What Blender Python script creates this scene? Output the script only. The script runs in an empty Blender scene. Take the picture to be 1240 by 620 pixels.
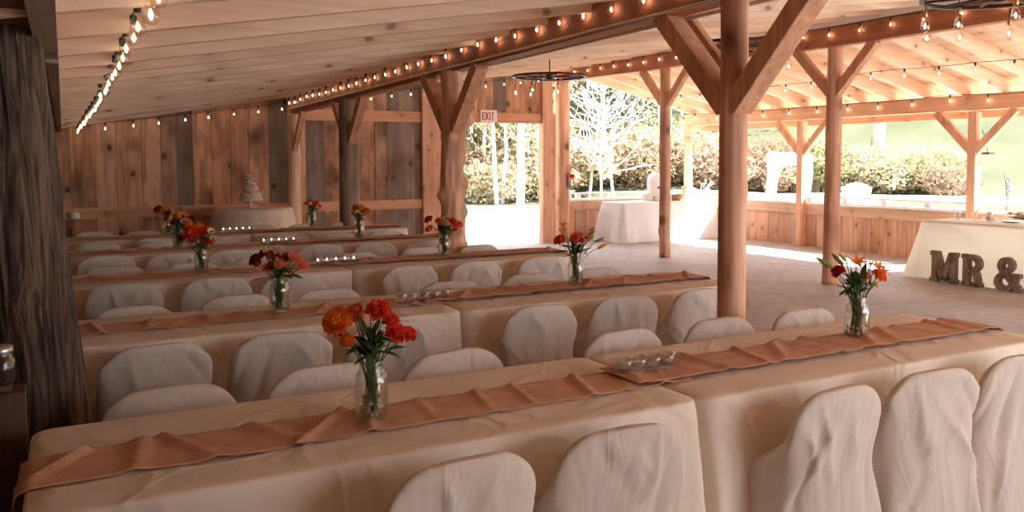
import bpy, math, random
from mathutils import Vector, Matrix, noise
PI = math.pi
S = bpy.context.scene
C = S.collection
random.seed(7)
def R01(): return random.random()
def U(a, b): return random.uniform(a, b)
def nz(x, y, z=0.0): return noise.noise(Vector((x, y, z)))

# ------------------------------------------------------------------ camera
FPX, YAW, PIT, ROL, EYE = 1016.0, 0.4909, 0.05763, -0.00397, 1.57
fw = Vector((math.sin(YAW)*math.cos(PIT), math.cos(YAW)*math.cos(PIT), -math.sin(PIT)))
rt0 = Vector((math.cos(YAW), -math.sin(YAW), 0)); up0 = rt0.cross(fw)
rt = rt0*math.cos(ROL)+up0*math.sin(ROL); up = -rt0*math.sin(ROL)+up0*math.cos(ROL)
cd = bpy.data.cameras.new('camera'); cam = bpy.data.objects.new('camera', cd); C.objects.link(cam)
M = Matrix.Identity(4)
for i in range(3):
    M[i][0] = rt[i]; M[i][1] = up[i]; M[i][2] = -fw[i]
M[2][3] = EYE
cam.matrix_world = M
cd.sensor_fit = 'HORIZONTAL'; cd.sensor_width = 36; cd.lens = 36*FPX/1240
cd.shift_y = -58/1240; cd.clip_end = 600; cd.clip_start = .05
S.camera = cam
def away(bearing, dist):
    """ground position at a compass bearing (given as the photo column) and distance"""
    t = math.atan((bearing-620)/FPX)+YAW
    return math.sin(t)*dist, math.cos(t)*dist

# ------------------------------------------------------------------ mesh builder
class MB:
    def __init__(s): s.v = []; s.f = []; s.t = []; s.sm = []
    def add(s, vs, fs, tone=0.0, smooth=False):
        o = len(s.v); s.v += [tuple(p) for p in vs]
        for f in fs: s.f.append(tuple(i+o for i in f)); s.t.append(tone); s.sm.append(smooth)
        return s
    def box(s, x0, x1, y0, y1, z0, z1, tone=0.0):
        v = [(x, y, z) for z in (z0, z1) for y in (y0, y1) for x in (x0, x1)]
        return s.add(v, [(0,2,3,1),(4,5,7,6),(0,1,5,4),(2,6,7,3),(0,4,6,2),(1,3,7,5)], tone)
    def bar(s, a, b, w, h, upv=(0,0,1), tone=0.0):
        a = Vector(a); b = Vector(b); d = (b-a).normalized(); u = Vector(upv)
        sd = d.cross(u).normalized(); u = sd.cross(d).normalized()
        v = []
        for p in (a, b):
            for (i, j) in ((-1,-1),(1,-1),(1,1),(-1,1)): v.append(p+sd*(i*w/2)+u*(j*h/2))
        return s.add(v, [(3,2,1,0),(4,5,6,7),(0,1,5,4),(1,2,6,5),(2,3,7,6),(3,0,4,7)], tone)
    def tube(s, pts, r, n=8, cap=True, tone=0.0, rf=None):
        pts = [Vector(p) for p in pts]; vs = []; fs = []
        for i, p in enumerate(pts):
            d = (pts[min(i+1, len(pts)-1)]-pts[max(i-1, 0)])
            if d.length < 1e-9: d = Vector((0,0,1))
            d.normalize(); a = Vector((0,0,1)) if abs(d.z) < .9 else Vector((1,0,0))
            e1 = d.cross(a).normalized(); e2 = d.cross(e1)
            rr = r[i] if isinstance(r, (list, tuple)) else r
            for k in range(n):
                t = 2*PI*k/n; q = rr*(rf(i, k, p) if rf else 1.0)
                vs.append(p+e1*math.cos(t)*q+e2*math.sin(t)*q)
        for i in range(len(pts)-1):
            for k in range(n):
                k2 = (k+1) % n; fs.append((i*n+k, i*n+k2, (i+1)*n+k2, (i+1)*n+k))
        if cap: fs.append(tuple(range(n))[::-1]); fs.append(tuple((len(pts)-1)*n+k for k in range(n)))
        return s.add(vs, fs, tone, True)
    def lathe(s, prof, n=24, c=(0,0,0), tone=0.0, cap=False, ax=1.0):
        vs = []; fs = []
        for (r, z) in prof:
            for k in range(n):
                t = 2*PI*k/n; vs.append((c[0]+r*math.cos(t)*ax, c[1]+r*math.sin(t), c[2]+z))
        m = len(prof)
        for i in range(m-1):
            for k in range(n):
                k2 = (k+1) % n; fs.append((i*n+k, i*n+k2, (i+1)*n+k2, (i+1)*n+k))
        if cap: fs.append(tuple(range(n))[::-1]); fs.append(tuple((m-1)*n+k for k in range(n)))
        return s.add(vs, fs, tone, True)
    def grid(s, fn, nu, nv, tone=0.0, closed=False):
        vs = [fn(i/nu, j/nv) for j in range(nv+1) for i in range(nu+1)]; w = nu+1
        return s.add(vs, [(j*w+i, j*w+i+1, (j+1)*w+i+1, (j+1)*w+i) for j in range(nv) for i in range(nu)], tone, True)
    def ball(s, c, r, n=8, m=5, sc=(1,1,1), tone=0.0):
        vs = [(c[0], c[1], c[2]-r*sc[2])]; fs = []
        for j in range(1, m):
            a = -PI/2+PI*j/m
            for k in range(n):
                t = 2*PI*k/n
                vs.append((c[0]+r*sc[0]*math.cos(a)*math.cos(t), c[1]+r*sc[1]*math.cos(a)*math.sin(t), c[2]+r*sc[2]*math.sin(a)))
        vs.append((c[0], c[1], c[2]+r*sc[2])); L = len(vs)-1
        for k in range(n):
            k2 = (k+1) % n; fs.append((0, 1+k2, 1+k)); fs.append((L, L-n+k, L-n+k2))
            for j in range(m-2): fs.append((1+j*n+k, 1+j*n+k2, 1+(j+1)*n+k2, 1+(j+1)*n+k))
        return s.add(vs, fs, tone, True)
    def xf(s, mat, start=0):
        for i in range(start, len(s.v)): s.v[i] = tuple(mat @ Vector(s.v[i]))
        return s
    def mesh(s, name, mat):
        me = bpy.data.meshes.new(name); me.from_pydata(s.v, [], s.f)
        me.polygons.foreach_set('use_smooth', s.sm)
        if any(s.t):
            a = me.attributes.new('tone', 'FLOAT', 'FACE'); a.data.foreach_set('value', s.t)
        if mat: me.materials.append(mat)
        me.update(); return me
    def build(s, name, mat, parent=None, loc=None, bevel=0):
        return put(name, s.mesh(name, mat), parent, loc, bevel)
def put(name, me, parent=None, loc=None, bevel=0, rz=0):
    o = bpy.data.objects.new(name, me); C.objects.link(o)
    if parent: o.parent = parent
    if loc: o.location = loc
    if rz: o.rotation_euler.z = rz
    if bevel:
        b = o.modifiers.new('bevel', 'BEVEL'); b.width = bevel; b.segments = 2; b.limit_method = 'ANGLE'
    return o
def tag(o, label=None, cat=None, group=None, kind=None):
    if label: o['label'] = label
    if cat: o['category'] = cat
    if group: o['group'] = group
    if kind: o['kind'] = kind
    return o
def thing(name, label, cat, loc=(0,0,0), rz=0, group=None):
    o = bpy.data.objects.new(name, None); C.objects.link(o); o.location = loc; o.rotation_euler = (0,0,rz)
    o.empty_display_size = .1
    return tag(o, label, cat, group)
def struct(o): o['kind'] = 'structure'; return o
def copy_tree(o, parent=None):
    c = o.copy(); C.objects.link(c); c.parent = parent
    for ch in list(o.children): copy_tree(ch, c)
    return c

# ------------------------------------------------------------------ materials
def mat(name):
    m = bpy.data.materials.new(name); m.use_nodes = True; nt = m.node_tree
    b = nt.nodes['Principled BSDF']; return m, nt, b
def N(nt, t, **k):
    n = nt.nodes.new(t)
    for a, v in k.items(): setattr(n, a, v)
    return n
def plain(name, col, rough=.6, metal=0.0, spec=.5, noise_amt=0.0, nscale=20, bump=0.0, bscale=60, trans=0):
    m, nt, b = mat(name)
    b.inputs['Roughness'].default_value = rough; b.inputs['Metallic'].default_value = metal
    b.inputs['Specular IOR Level'].default_value = spec
    b.inputs['Base Color'].default_value = (*col, 1)
    tc = N(nt, 'ShaderNodeTexCoord')
    if noise_amt:
        n = N(nt, 'ShaderNodeTexNoise'); n.inputs['Scale'].default_value = nscale; n.inputs['Detail'].default_value = 5
        nt.links.new(tc.outputs['Object'], n.inputs['Vector'])
        r = N(nt, 'ShaderNodeValToRGB'); e = r.color_ramp.elements
        e[0].position = .3; e[1].position = .7
        e[0].color = (*[c*(1-noise_amt) for c in col], 1); e[1].color = (*[min(1, c*(1+noise_amt)) for c in col], 1)
        nt.links.new(n.outputs['Fac'], r.inputs['Fac']); nt.links.new(r.outputs['Color'], b.inputs['Base Color'])
    if bump:
        n2 = N(nt, 'ShaderNodeTexNoise'); n2.inputs['Scale'].default_value = bscale; n2.inputs['Detail'].default_value = 3
        nt.links.new(tc.outputs['Object'], n2.inputs['Vector'])
        bp = N(nt, 'ShaderNodeBump'); bp.inputs['Strength'].default_value = bump; bp.inputs['Distance'].default_value = .01
        nt.links.new(n2.outputs['Fac'], bp.inputs['Height']); nt.links.new(bp.outputs['Normal'], b.inputs['Normal'])
    if trans:
        tr = N(nt, 'ShaderNodeBsdfTranslucent'); tr.inputs['Color'].default_value = (*col, 1)
        mx = N(nt, 'ShaderNodeMixShader'); mx.inputs[0].default_value = trans
        out = nt.nodes['Material Output']
        nt.links.new(b.outputs[0], mx.inputs[1]); nt.links.new(tr.outputs[0], mx.inputs[2]); nt.links.new(mx.outputs[0], out.inputs['Surface'])
    return m
def wood(name, tones, axis='X', knots=.5, dark=(.18,.08,.04), rough=.7, gs=7.0, along=.7, contrast=.35, kscale=2.3, bump=.25, flat=None, stain=1.0):
    """pine boards: grain runs along `axis`; `tones` are board colours picked by the tone attribute"""
    m, nt, b = mat(name); L = nt.links.new
    tc = N(nt, 'ShaderNodeTexCoord'); at = N(nt, 'ShaderNodeAttribute', attribute_name='tone')
    oi = N(nt, 'ShaderNodeObjectInfo')
    ad = N(nt, 'ShaderNodeMath', operation='ADD'); L(at.outputs['Fac'], ad.inputs[0]); L(oi.outputs['Random'], ad.inputs[1])
    ml = N(nt, 'ShaderNodeMath', operation='MULTIPLY'); L(ad.outputs[0], ml.inputs[0]); ml.inputs[1].default_value = 53.7
    va = N(nt, 'ShaderNodeVectorMath', operation='ADD'); L(tc.outputs['Object'], va.inputs[0])
    cx = N(nt, 'ShaderNodeCombineXYZ')
    for i in range(3): L(ml.outputs[0], cx.inputs[i])
    L(cx.outputs[0], va.inputs[1])
    ai = 'XYZ'.index(axis)
    def mapped(al, ac):
        mp = N(nt, 'ShaderNodeMapping'); sc = [ac]*3; sc[ai] = al; mp.inputs['Scale'].default_value = sc
        L(va.outputs[0], mp.inputs['Vector']); return mp
    g = N(nt, 'ShaderNodeTexNoise'); g.inputs['Scale'].default_value = 1; g.inputs['Detail'].default_value = 6; g.inputs['Distortion'].default_value = .8
    L(mapped(along, gs*3).outputs[0], g.inputs['Vector'])
    g2 = N(nt, 'ShaderNodeTexNoise'); g2.inputs['Scale'].default_value = 1; g2.inputs['Detail'].default_value = 3
    L(mapped(along*1.5, gs*.6).outputs[0], g2.inputs['Vector'])
    rmp = N(nt, 'ShaderNodeValToRGB'); rmp.color_ramp.interpolation = 'CONSTANT' if len(tones) > 4 else 'LINEAR'; e = rmp.color_ramp.elements
    e[0].color = (*tones[0], 1); e[0].position = 0
    if len(tones) == 1: e[1].color = (*tones[0], 1)
    else:
        dv = len(tones) if len(tones) > 4 else len(tones)-1
        e[1].color = (*tones[-1], 1); e[1].position = (len(tones)-1)/dv
        for i, t in enumerate(tones[1:-1]):
            el = e.new((i+1)/dv); el.color = (*t, 1)
    wn = N(nt, 'ShaderNodeTexWhiteNoise', noise_dimensions='1D'); L(ad.outputs[0], wn.inputs['W'])
    L(wn.outputs['Value'], rmp.inputs['Fac'])
    def mixc(fac, a, bcol, bt='MIX'):
        mx = N(nt, 'ShaderNodeMix', data_type='RGBA', blend_type=bt)
        if isinstance(fac, float): mx.inputs[0].default_value = fac
        else: L(fac, mx.inputs[0])
        L(a, mx.inputs[6])
        if isinstance(bcol, tuple): mx.inputs[7].default_value = (*bcol, 1)
        else: L(bcol, mx.inputs[7])
        return mx.outputs[2]
    def rng(sock, a, b_, c, d):
        r = N(nt, 'ShaderNodeMapRange'); L(sock, r.inputs[0])
        for i, v in enumerate((a, b_, c, d)): r.inputs[i+1].default_value = v
        return r.outputs[0]
    c = mixc(rng(g.outputs['Fac'], .42, .72, 0, contrast), rmp.outputs['Color'], dark)
    c = mixc(rng(g2.outputs['Fac'], .48, .70, 0, contrast*stain), c, dark)
    if knots:
        vo = N(nt, 'ShaderNodeTexVoronoi'); vo.inputs['Scale'].default_value = kscale
        fl = flat if flat is not None else {'X': 'Y', 'Z': 'Y', 'Y': 'X'}[axis]
        mk = N(nt, 'ShaderNodeMapping'); mk.inputs['Scale'].default_value = [0 if c_ in fl else (.75 if c_ == axis else 1.15) for c_ in 'XYZ']
        dn = N(nt, 'ShaderNodeTexNoise'); dn.inputs['Scale'].default_value = 14; L(va.outputs[0], dn.inputs['Vector'])
        dm = N(nt, 'ShaderNodeVectorMath', operation='SCALE'); L(dn.outputs['Color'], dm.inputs[0]); dm.inputs['Scale'].default_value = .035
        da = N(nt, 'ShaderNodeVectorMath', operation='ADD'); L(va.outputs[0], da.inputs[0]); L(dm.outputs[0], da.inputs[1])
        L(da.outputs[0], mk.inputs['Vector'])
        if fl:
            vo.voronoi_dimensions = '2D'; sp = N(nt, 'ShaderNodeSeparateXYZ'); L(mk.outputs[0], sp.inputs[0]); cb2 = N(nt, 'ShaderNodeCombineXYZ')
            ax2 = [c_ for c_ in 'XYZ' if c_ not in fl][:2]
            for i_, c_ in enumerate(ax2): L(sp.outputs[c_], cb2.inputs[i_])
            L(cb2.outputs[0], vo.inputs['Vector'])
        else: L(mk.outputs[0], vo.inputs['Vector'])
        kt = .075 if fl else .2
        k1 = rng(vo.outputs['Distance'], kt*.45, kt, knots, 0)
        k2 = rng(vo.outputs['Distance'], kt, kt*3.0, knots*.35, 0)
        c = mixc(k2, c, dark)
        c = mixc(k1, c, tuple(x*.6 for x in dark))
    L(c, b.inputs['Base Color'])
    b.inputs['Roughness'].default_value = rough; b.inputs['Specular IOR Level'].default_value = .3
    bp = N(nt, 'ShaderNodeBump'); bp.inputs['Strength'].default_value = bump; bp.inputs['Distance'].default_value = .01
    L(g.outputs['Fac'], bp.inputs['Height']); L(bp.outputs['Normal'], b.inputs['Normal'])
    return m
def thin_glass(name, tint=(.95,.97,.96), refl=.12):
    m, nt, b = mat(name); nt.nodes.remove(b)
    t = N(nt, 'ShaderNodeBsdfTransparent'); t.inputs[0].default_value = (*tint, 1)
    g = N(nt, 'ShaderNodeBsdfGlossy'); g.inputs['Roughness'].default_value = .04
    lw = N(nt, 'ShaderNodeLayerWeight'); lw.inputs['Blend'].default_value = .35
    mr = N(nt, 'ShaderNodeMapRange'); mr.inputs[3].default_value = refl*.5; mr.inputs[4].default_value = min(1, refl*5)
    nt.links.new(lw.outputs['Facing'], mr.inputs[0])
    mx = N(nt, 'ShaderNodeMixShader'); nt.links.new(mr.outputs[0], mx.inputs[0])
    nt.links.new(t.outputs[0], mx.inputs[1]); nt.links.new(g.outputs[0], mx.inputs[2])
    nt.links.new(mx.outputs[0], nt.nodes['Material Output'].inputs['Surface']); return m
def emis(name, col, st):
    m, nt, b = mat(name); b.inputs['Base Color'].default_value = (*col, 1)
    b.inputs['Emission Color'].default_value = (*col, 1); b.inputs['Emission Strength'].default_value = st; return m

PINE = [(.72,.42,.24),(.66,.34,.17),(.76,.5,.31),(.62,.33,.18)]
m_rafter = wood('pine_rafter', [(.90,.68,.50),(.84,.6,.42),(.92,.74,.57),(.87,.64,.46)], 'X', knots=.8, dark=(.45,.22,.13), contrast=.3)
m_deck = wood('pine_deck', [(.88,.66,.48),(.82,.59,.42)], 'Y', knots=.5, dark=(.42,.22,.12), contrast=.3)
m_beam = wood('beam_timber', [(.55,.22,.11),(.5,.19,.09)], 'Y', knots=.6, dark=(.2,.06,.02), contrast=.45)
m_beam3 = wood('outer_beam_timber', [(.74,.43,.28),(.7,.39,.24)], 'Y', knots=.5, dark=(.3,.12,.05), contrast=.35)
m_brace = wood('brace_timber', [(.72,.41,.26),(.66,.35,.21)], 'Z', knots=.5, dark=(.24,.09,.03), contrast=.4)
m_log = wood('peeled_log', [(.84,.50,.32),(.87,.55,.37)], 'Z', knots=.9, dark=(.27,.11,.06), contrast=.65, flat='', gs=6, bump=.5)
m_palelog = wood('pale_log', [(.86,.62,.44)], 'Z', knots=.6, dark=(.4,.2,.1), contrast=.4, flat='')
m_logdark = wood('weathered_log', [(.33,.24,.17),(.3,.21,.15)], 'Z', knots=.6, dark=(.09,.05,.03), contrast=.6, gs=5, flat='', bump=.6)
m_wall = wood('wall_boards', [(.68,.35,.19),(.30,.21,.15),(.72,.40,.24),(.36,.27,.2),(.64,.33,.19),(.25,.2,.155),(.74,.43,.27),(.5,.3,.2)], 'Z', knots=.95, dark=(.17,.085,.05), contrast=.62, gs=4.0, stain=1.5, kscale=1.5, along=1.0)
m_girt = wood('girt_timber', [(.72,.39,.23),(.68,.36,.2)], 'X', knots=.5, dark=(.3,.12,.05), contrast=.35)
m_stud = wood('stud_timber', [(.74,.42,.27)], 'Z', knots=.6, dark=(.28,.11,.05), contrast=.4)
m_half = wood('half_wall_boards', [(.74,.42,.27),(.62,.36,.24),(.7,.38,.23),(.54,.38,.29),(.76,.46,.32)], 'Z', knots=.8, flat='X', dark=(.3,.13,.07), contrast=.55)
m_cap = wood('half_wall_rail', [(.66,.44,.31),(.6,.38,.26)], 'Y', knots=.5, dark=(.3,.17,.1), contrast=.4)
m_white = plain('white_paint_and_sunlit_rail', (.82,.82,.82), .5)
m_dkwood = wood('shade_dark_boards', [(.16,.085,.05),(.12,.07,.045)], 'Z', knots=.5, dark=(.03,.015,.01))  # dark tone carries the shade of the left side in its colour
def cloth_mat(name, col, rough, sc, strength, along=1.0, trans=0):
    m = plain(name, col, rough, spec=.2, noise_amt=.03, nscale=3, trans=trans); nt = m.node_tree; L = nt.links.new; b = nt.nodes['Principled BSDF']
    tc = N(nt, 'ShaderNodeTexCoord'); n = N(nt, 'ShaderNodeTexNoise'); n.inputs['Scale'].default_value = sc; n.inputs['Detail'].default_value = 2; n.inputs['Distortion'].default_value = 1.4
    mp = N(nt, 'ShaderNodeMapping'); mp.inputs['Scale'].default_value = (1,1,along); L(tc.outputs['Object'], mp.inputs['Vector']); L(mp.outputs[0], n.inputs['Vector'])
    a = N(nt, 'ShaderNodeMath', operation='SUBTRACT'); L(n.outputs['Fac'], a.inputs[0]); a.inputs[1].default_value = .5
    c = N(nt, 'ShaderNodeMath', operation='ABSOLUTE'); L(a.outputs[0], c.inputs[0])
    r = N(nt, 'ShaderNodeMapRange'); L(c.outputs[0], r.inputs[0]); r.inputs[1].default_value = 0; r.inputs[2].default_value = .12; r.inputs[3].default_value = 1; r.inputs[4].default_value = 0
    n2 = N(nt, 'ShaderNodeTexNoise'); n2.inputs['Scale'].default_value = sc*3.1; n2.inputs['Detail'].default_value = 3; L(mp.outputs[0], n2.inputs['Vector'])
    ad = N(nt, 'ShaderNodeMath', operation='MULTIPLY_ADD'); L(n2.outputs['Fac'], ad.inputs[0]); ad.inputs[1].default_value = .5; L(r.outputs[0], ad.inputs[2])
    bp = N(nt, 'ShaderNodeBump'); bp.inputs['Strength'].default_value = strength; bp.inputs['Distance'].default_value = .012
    L(ad.outputs[0], bp.inputs['Height']); L(bp.outputs['Normal'], b.inputs['Normal']); return m
m_cloth = cloth_mat('cream_cloth', (.77,.69,.59), .9, 2.6, .35)
m_cover = cloth_mat('ivory_cover', (.61,.555,.485), .7, 5.0, .2, .4)
m_cloth2 = plain('sheer_ivory_cloth', (.88,.86,.8), .85, spec=.2, trans=.4)
m_cloth3 = plain('white_cloth', (.85,.85,.85), .85, spec=.2, trans=.25)
def burlap():
    m, nt, b = mat('burlap'); L = nt.links.new
    tc = N(nt, 'ShaderNodeTexCoord'); w = []
    for d in ('X', 'Y'):
        wv = N(nt, 'ShaderNodeTexWave', bands_direction=d); wv.inputs['Scale'].default_value = 110; wv.inputs['Distortion'].default_value = 1.2
        L(tc.outputs['Object'], wv.inputs['Vector']); w.append(wv)
    mm = N(nt, 'ShaderNodeMath', operation='MULTIPLY'); L(w[0].outputs['Fac'], mm.inputs[0]); L(w[1].outputs['Fac'], mm.inputs[1])
    n = N(nt, 'ShaderNodeTexNoise'); n.inputs['Scale'].default_value = 14; n.inputs['Detail'].default_value = 5; L(tc.outputs['Object'], n.inputs['Vector'])
    a2 = N(nt, 'ShaderNodeMath', operation='ADD'); L(mm.outputs[0], a2.inputs[0]); L(n.outputs['Fac'], a2.inputs[1])
    r = N(nt, 'ShaderNodeValToRGB'); e = r.color_ramp.elements; e[0].position = .35; e[1].position = 1.2
    e[0].color = (.50,.26,.16,1); e[1].color = (.78,.49,.34,1); L(a2.outputs[0], r.inputs['Fac']); L(r.outputs['Color'], b.inputs['Base Color'])
    b.inputs['Roughness'].default_value = .95; b.inputs['Specular IOR Level'].default_value = .1
    bp = N(nt, 'ShaderNodeBump'); bp.inputs['Strength'].default_value = .5; bp.inputs['Distance'].default_value = .003
    L(mm.outputs[0], bp.inputs['Height']); L(bp.outputs['Normal'], b.inputs['Normal']); return m
m_burlap = burlap()
def concrete():
    m, nt, b = mat('concrete'); L = nt.links.new
    tc = N(nt, 'ShaderNodeTexCoord'); n = N(nt, 'ShaderNodeTexNoise'); n.inputs['Scale'].default_value = 1.1; n.inputs['Detail'].default_value = 10; n.inputs['Roughness'].default_value = .65
    L(tc.outputs['Object'], n.inputs['Vector'])
    r = N(nt, 'ShaderNodeValToRGB'); e = r.color_ramp.elements; e[0].position = .3; e[1].position = .72
    e[0].color = (.30,.275,.275,1); e[1].color = (.46,.43,.43,1); L(n.outputs['Fac'], r.inputs['Fac'])
    n3 = N(nt, 'ShaderNodeTexNoise'); n3.inputs['Scale'].default_value = 9; n3.inputs['Detail'].default_value = 6; L(tc.outputs['Object'], n3.inputs['Vector'])
    mx = N(nt, 'ShaderNodeMix', data_type='RGBA', blend_type='MULTIPLY'); mx.inputs[0].default_value = .5
    L(r.outputs['Color'], mx.inputs[6]); r2 = N(nt, 'ShaderNodeValToRGB'); r2.color_ramp.elements[0].position = .35; r2.color_ramp.elements[0].color = (.55,.52,.5,1); r2.color_ramp.elements[1].position = .6
    L(n3.outputs['Fac'], r2.inputs['Fac']); L(r2.outputs['Color'], mx.inputs[7]); L(mx.outputs[2], b.inputs['Base Color'])
    b.inputs['Roughness'].default_value = .6; b.inputs['Specular IOR Level'].default_value = .4
    bp = N(nt, 'ShaderNodeBump'); bp.inputs['Strength'].default_value = .25; bp.inputs['Distance'].default_value = .01
    L(n3.outputs['Fac'], bp.inputs['Height']); L(bp.outputs['Normal'], b.inputs['Normal']); return m
m_floor = concrete()
def bark(name, c0, c1, sx=26, bump=1.0):
    m, nt, b = mat(name); L = nt.links.new
    tc = N(nt, 'ShaderNodeTexCoord'); mp = N(nt, 'ShaderNodeMapping'); mp.inputs['Scale'].default_value = (sx, sx, sx*.09); L(tc.outputs['Object'], mp.inputs['Vector'])
    n = N(nt, 'ShaderNodeTexNoise'); n.inputs['Scale'].default_value = 1; n.inputs['Detail'].default_value = 7; n.inputs['Distortion'].default_value = 1.5; L(mp.outputs[0], n.inputs['Vector'])
    r = N(nt, 'ShaderNodeValToRGB'); e = r.color_ramp.elements; e[0].position = .4; e[1].position = .62; e[0].color = (*c0, 1); e[1].color = (*c1, 1)
    L(n.outputs['Fac'], r.inputs['Fac']); L(r.outputs['Color'], b.inputs['Base Color']); b.inputs['Roughness'].default_value = .9
    bp = N(nt, 'ShaderNodeBump'); bp.inputs['Strength'].default_value = bump; bp.inputs['Distance'].default_value = .02
    L(n.outputs['Fac'], bp.inputs['Height']); L(bp.outputs['Normal'], b.inputs['Normal']); return m
m_bark = bark('cedar_bark', (.035,.022,.016), (.17,.115,.08))
m_glass = thin_glass('clear_glass', (.97,.98,.97), .09)
m_bulb = thin_glass('bulb_glass', (1,.93,.85), .1)
m_water = thin_glass('water', (.95,.97,.92), .04)
m_fil = emis('glowing_filament', (1,.84,.66), 10)
m_candle = plain('candle_wax', (.85,.82,.74), .5)
m_black = plain('black_socket', (.02,.018,.016), .5)
m_brass = plain('brass_socket', (.55,.3,.12), .35, .9)
m_iron = plain('dark_iron', (.05,.04,.035), .5, .6, noise_amt=.3)
m_tin = plain('galvanised_tin', (.6,.62,.66), .35, .9)
m_metal = plain('roof_metal', (.86,.87,.9), .4, .3)
m_conduit = plain('pale_conduit', (.66,.58,.5), .5)
m_red = plain('sign_red', (.5,.02,.04), .5)
m_signw = plain('sign_white', (.86,.8,.78), .5)
m_gem = plain('glass_gems', (.55,.5,.35), .15, spec=.8, noise_amt=.3)
def pet(n, c): return plain(n, c, .6, spec=.3, noise_amt=.12, nscale=60, trans=.25)
m_orange = pet('petal_orange', (.95,.33,.06)); m_redp = pet('petal_red', (.82,.10,.06)); m_coral = pet('petal_coral', (.92,.28,.16))
m_peach = pet('petal_peach', (.95,.36,.2)); m_yellow = pet('petal_yellow', (.88,.5,.08)); m_cream = pet('petal_cream', (.86,.76,.56))
m_burg = pet('petal_burgundy', (.25,.015,.02)); m_white_p = pet('petal_white', (.85,.8,.72)); m_pinkred = pet('petal_crimson', (.6,.02,.07))
m_green = plain('leaf_green', (.08,.16,.055), .55, noise_amt=.35, nscale=30, trans=.15); m_lgreen = plain('bud_green', (.3,.34,.09), .55, noise_amt=.2, nscale=30, trans=.15)
m_darkc = plain('flower_centre', (.06,.02,.01), .8)

# ------------------------------------------------------------------ barn floor, roof and walls
fl = MB().box(-.6, 12.0, -3, 14.0, -.12, 0); struct(fl.build('floor', m_floor))
Y0, Y1 = -2.6, 14.3
def zr(x):                                     # underside of rafters
    if x <= 3.3: return 2.03+(x/3.3)*.555
    if x <= 8.5: return 2.585+(x-3.3)/5.2*.71
    return 3.295-(x-8.5)/3.25*.815
RD = .19
ceil_o = thing('ceiling', None, None); struct(ceil_o)
def rafter(y, xa, xb, dz=0.0, w=.045):
    m = MB()
    n = 1
    a = (xa, zr(xa+1e-6)+dz); b = (xb, zr(xb-1e-6)+dz)
    v = []
    for (x, z) in (a, b):
        for yy in (y-w/2, y+w/2):
            for zz in (z, z+RD): v.append((x, yy, zz))
    # verts per end: (y-,z0),(y-,z1),(y+,z0),(y+,z1)
    m.add(v, [(0,1,3,2),(4,6,7,5),(0,4,5,1),(2,3,7,6),(0,2,6,4),(1,5,7,3)], R01())
    return m.build('rafter', m_rafter, ceil_o)
ys = [-2.4+.6*i for i in range(28)]
for y in ys:
    rafter(y+U(-.02,.02), -.5, 3.42)
    rafter(y+.05+U(-.01,.01), 3.12, 8.62)
    rafter(y+U(-.02,.02), 8.38, 12.35)
def deck_panel(xa, xb, dz=.003):
    m = MB(); n = max(1, round((xb-xa)/.19))
    for i in range(n):
        x0 = xa+(xb-xa)*i/n; x1 = xa+(xb-xa)*(i+1)/n-.004; z0 = zr(x0+1e-5)+RD+dz; z1 = zr(x1)+RD+dz
        v = [(x0,Y0,z0),(x1,Y0,z1),(x1,Y1,z1),(x0,Y1,z0),(x0,Y0,z0+.025),(x1,Y0,z1+.025),(x1,Y1,z1+.025),(x0,Y1,z0+.025)]
        m.add(v, [(0,3,2,1),(4,5,6,7),(0,1,5,4),(1,2,6,5),(2,3,7,6),(3,0,4,7)], R01())
    return m
dk = MB()
for a, b in ((-.6,3.3),(3.3,8.5),(8.5,12.4)):
    q = deck_panel(a, b); dk.add(q.v, q.f); dk.t[-len(q.f):] = q.t
dk.build('deck_boards', m_deck, ceil_o)
# metal roofing sheets above the boards
rm = MB()
for a, b in ((-.7,3.3),(3.3,8.5),(8.5,12.45)):
    za, zb = zr(a+1e-5)+RD+.032, zr(b)+RD+.032
    rm.add([(a,Y0-.1,za),(b,Y0-.1,zb),(b,Y1+.1,zb),(a,Y1+.1,za),(a,Y0-.1,za+.01),(b,Y0-.1,zb+.01),(b,Y1+.1,zb+.01),(a,Y1+.1,za+.01)], [(0,3,2,1),(4,5,6,7),(0,1,5,4),(1,2,6,5),(2,3,7,6),(3,0,4,7)])
rm.build('metal_roofing', m_metal, ceil_o)

def board_wall(u0, u1, z0, ztop, place, wmin=.2, wmax=.34, gap=.006, th=.028):
    """vertical boards of random width; place(u, d, z) -> xyz"""
    m = MB(); u = u0
    while u < u1-.02:
        w = min(U(wmin, wmax), u1-u); a, b = u, u+w-gap; d = U(0, .012)
        zt0 = ztop(a); zt1 = ztop(b)
        v = [place(a,d,z0),place(b,d,z0),place(b,d,zt1),place(a,d,zt0),place(a,d+th,z0),place(b,d+th,z0),place(b,d+th,zt1),place(a,d+th,zt0)]
        m.add(v, [(0,1,2,3),(7,6,5,4),(0,4,5,1),(1,5,6,2),(2,6,7,3),(3,7,4,0)], .01+R01()); u += w
    return m
YB = 13.6
m = board_wall(-.38, 5.86, 0, lambda u: zr(u)+RD, lambda u, d, z: (u, YB+d, z))
q = board_wall(5.86, 7.9, 2.24, lambda u: zr(u)+RD, lambda u, d, z: (u, YB+d, z)); m.add(q.v, q.f); m.t[-len(q.f):] = q.t
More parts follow.
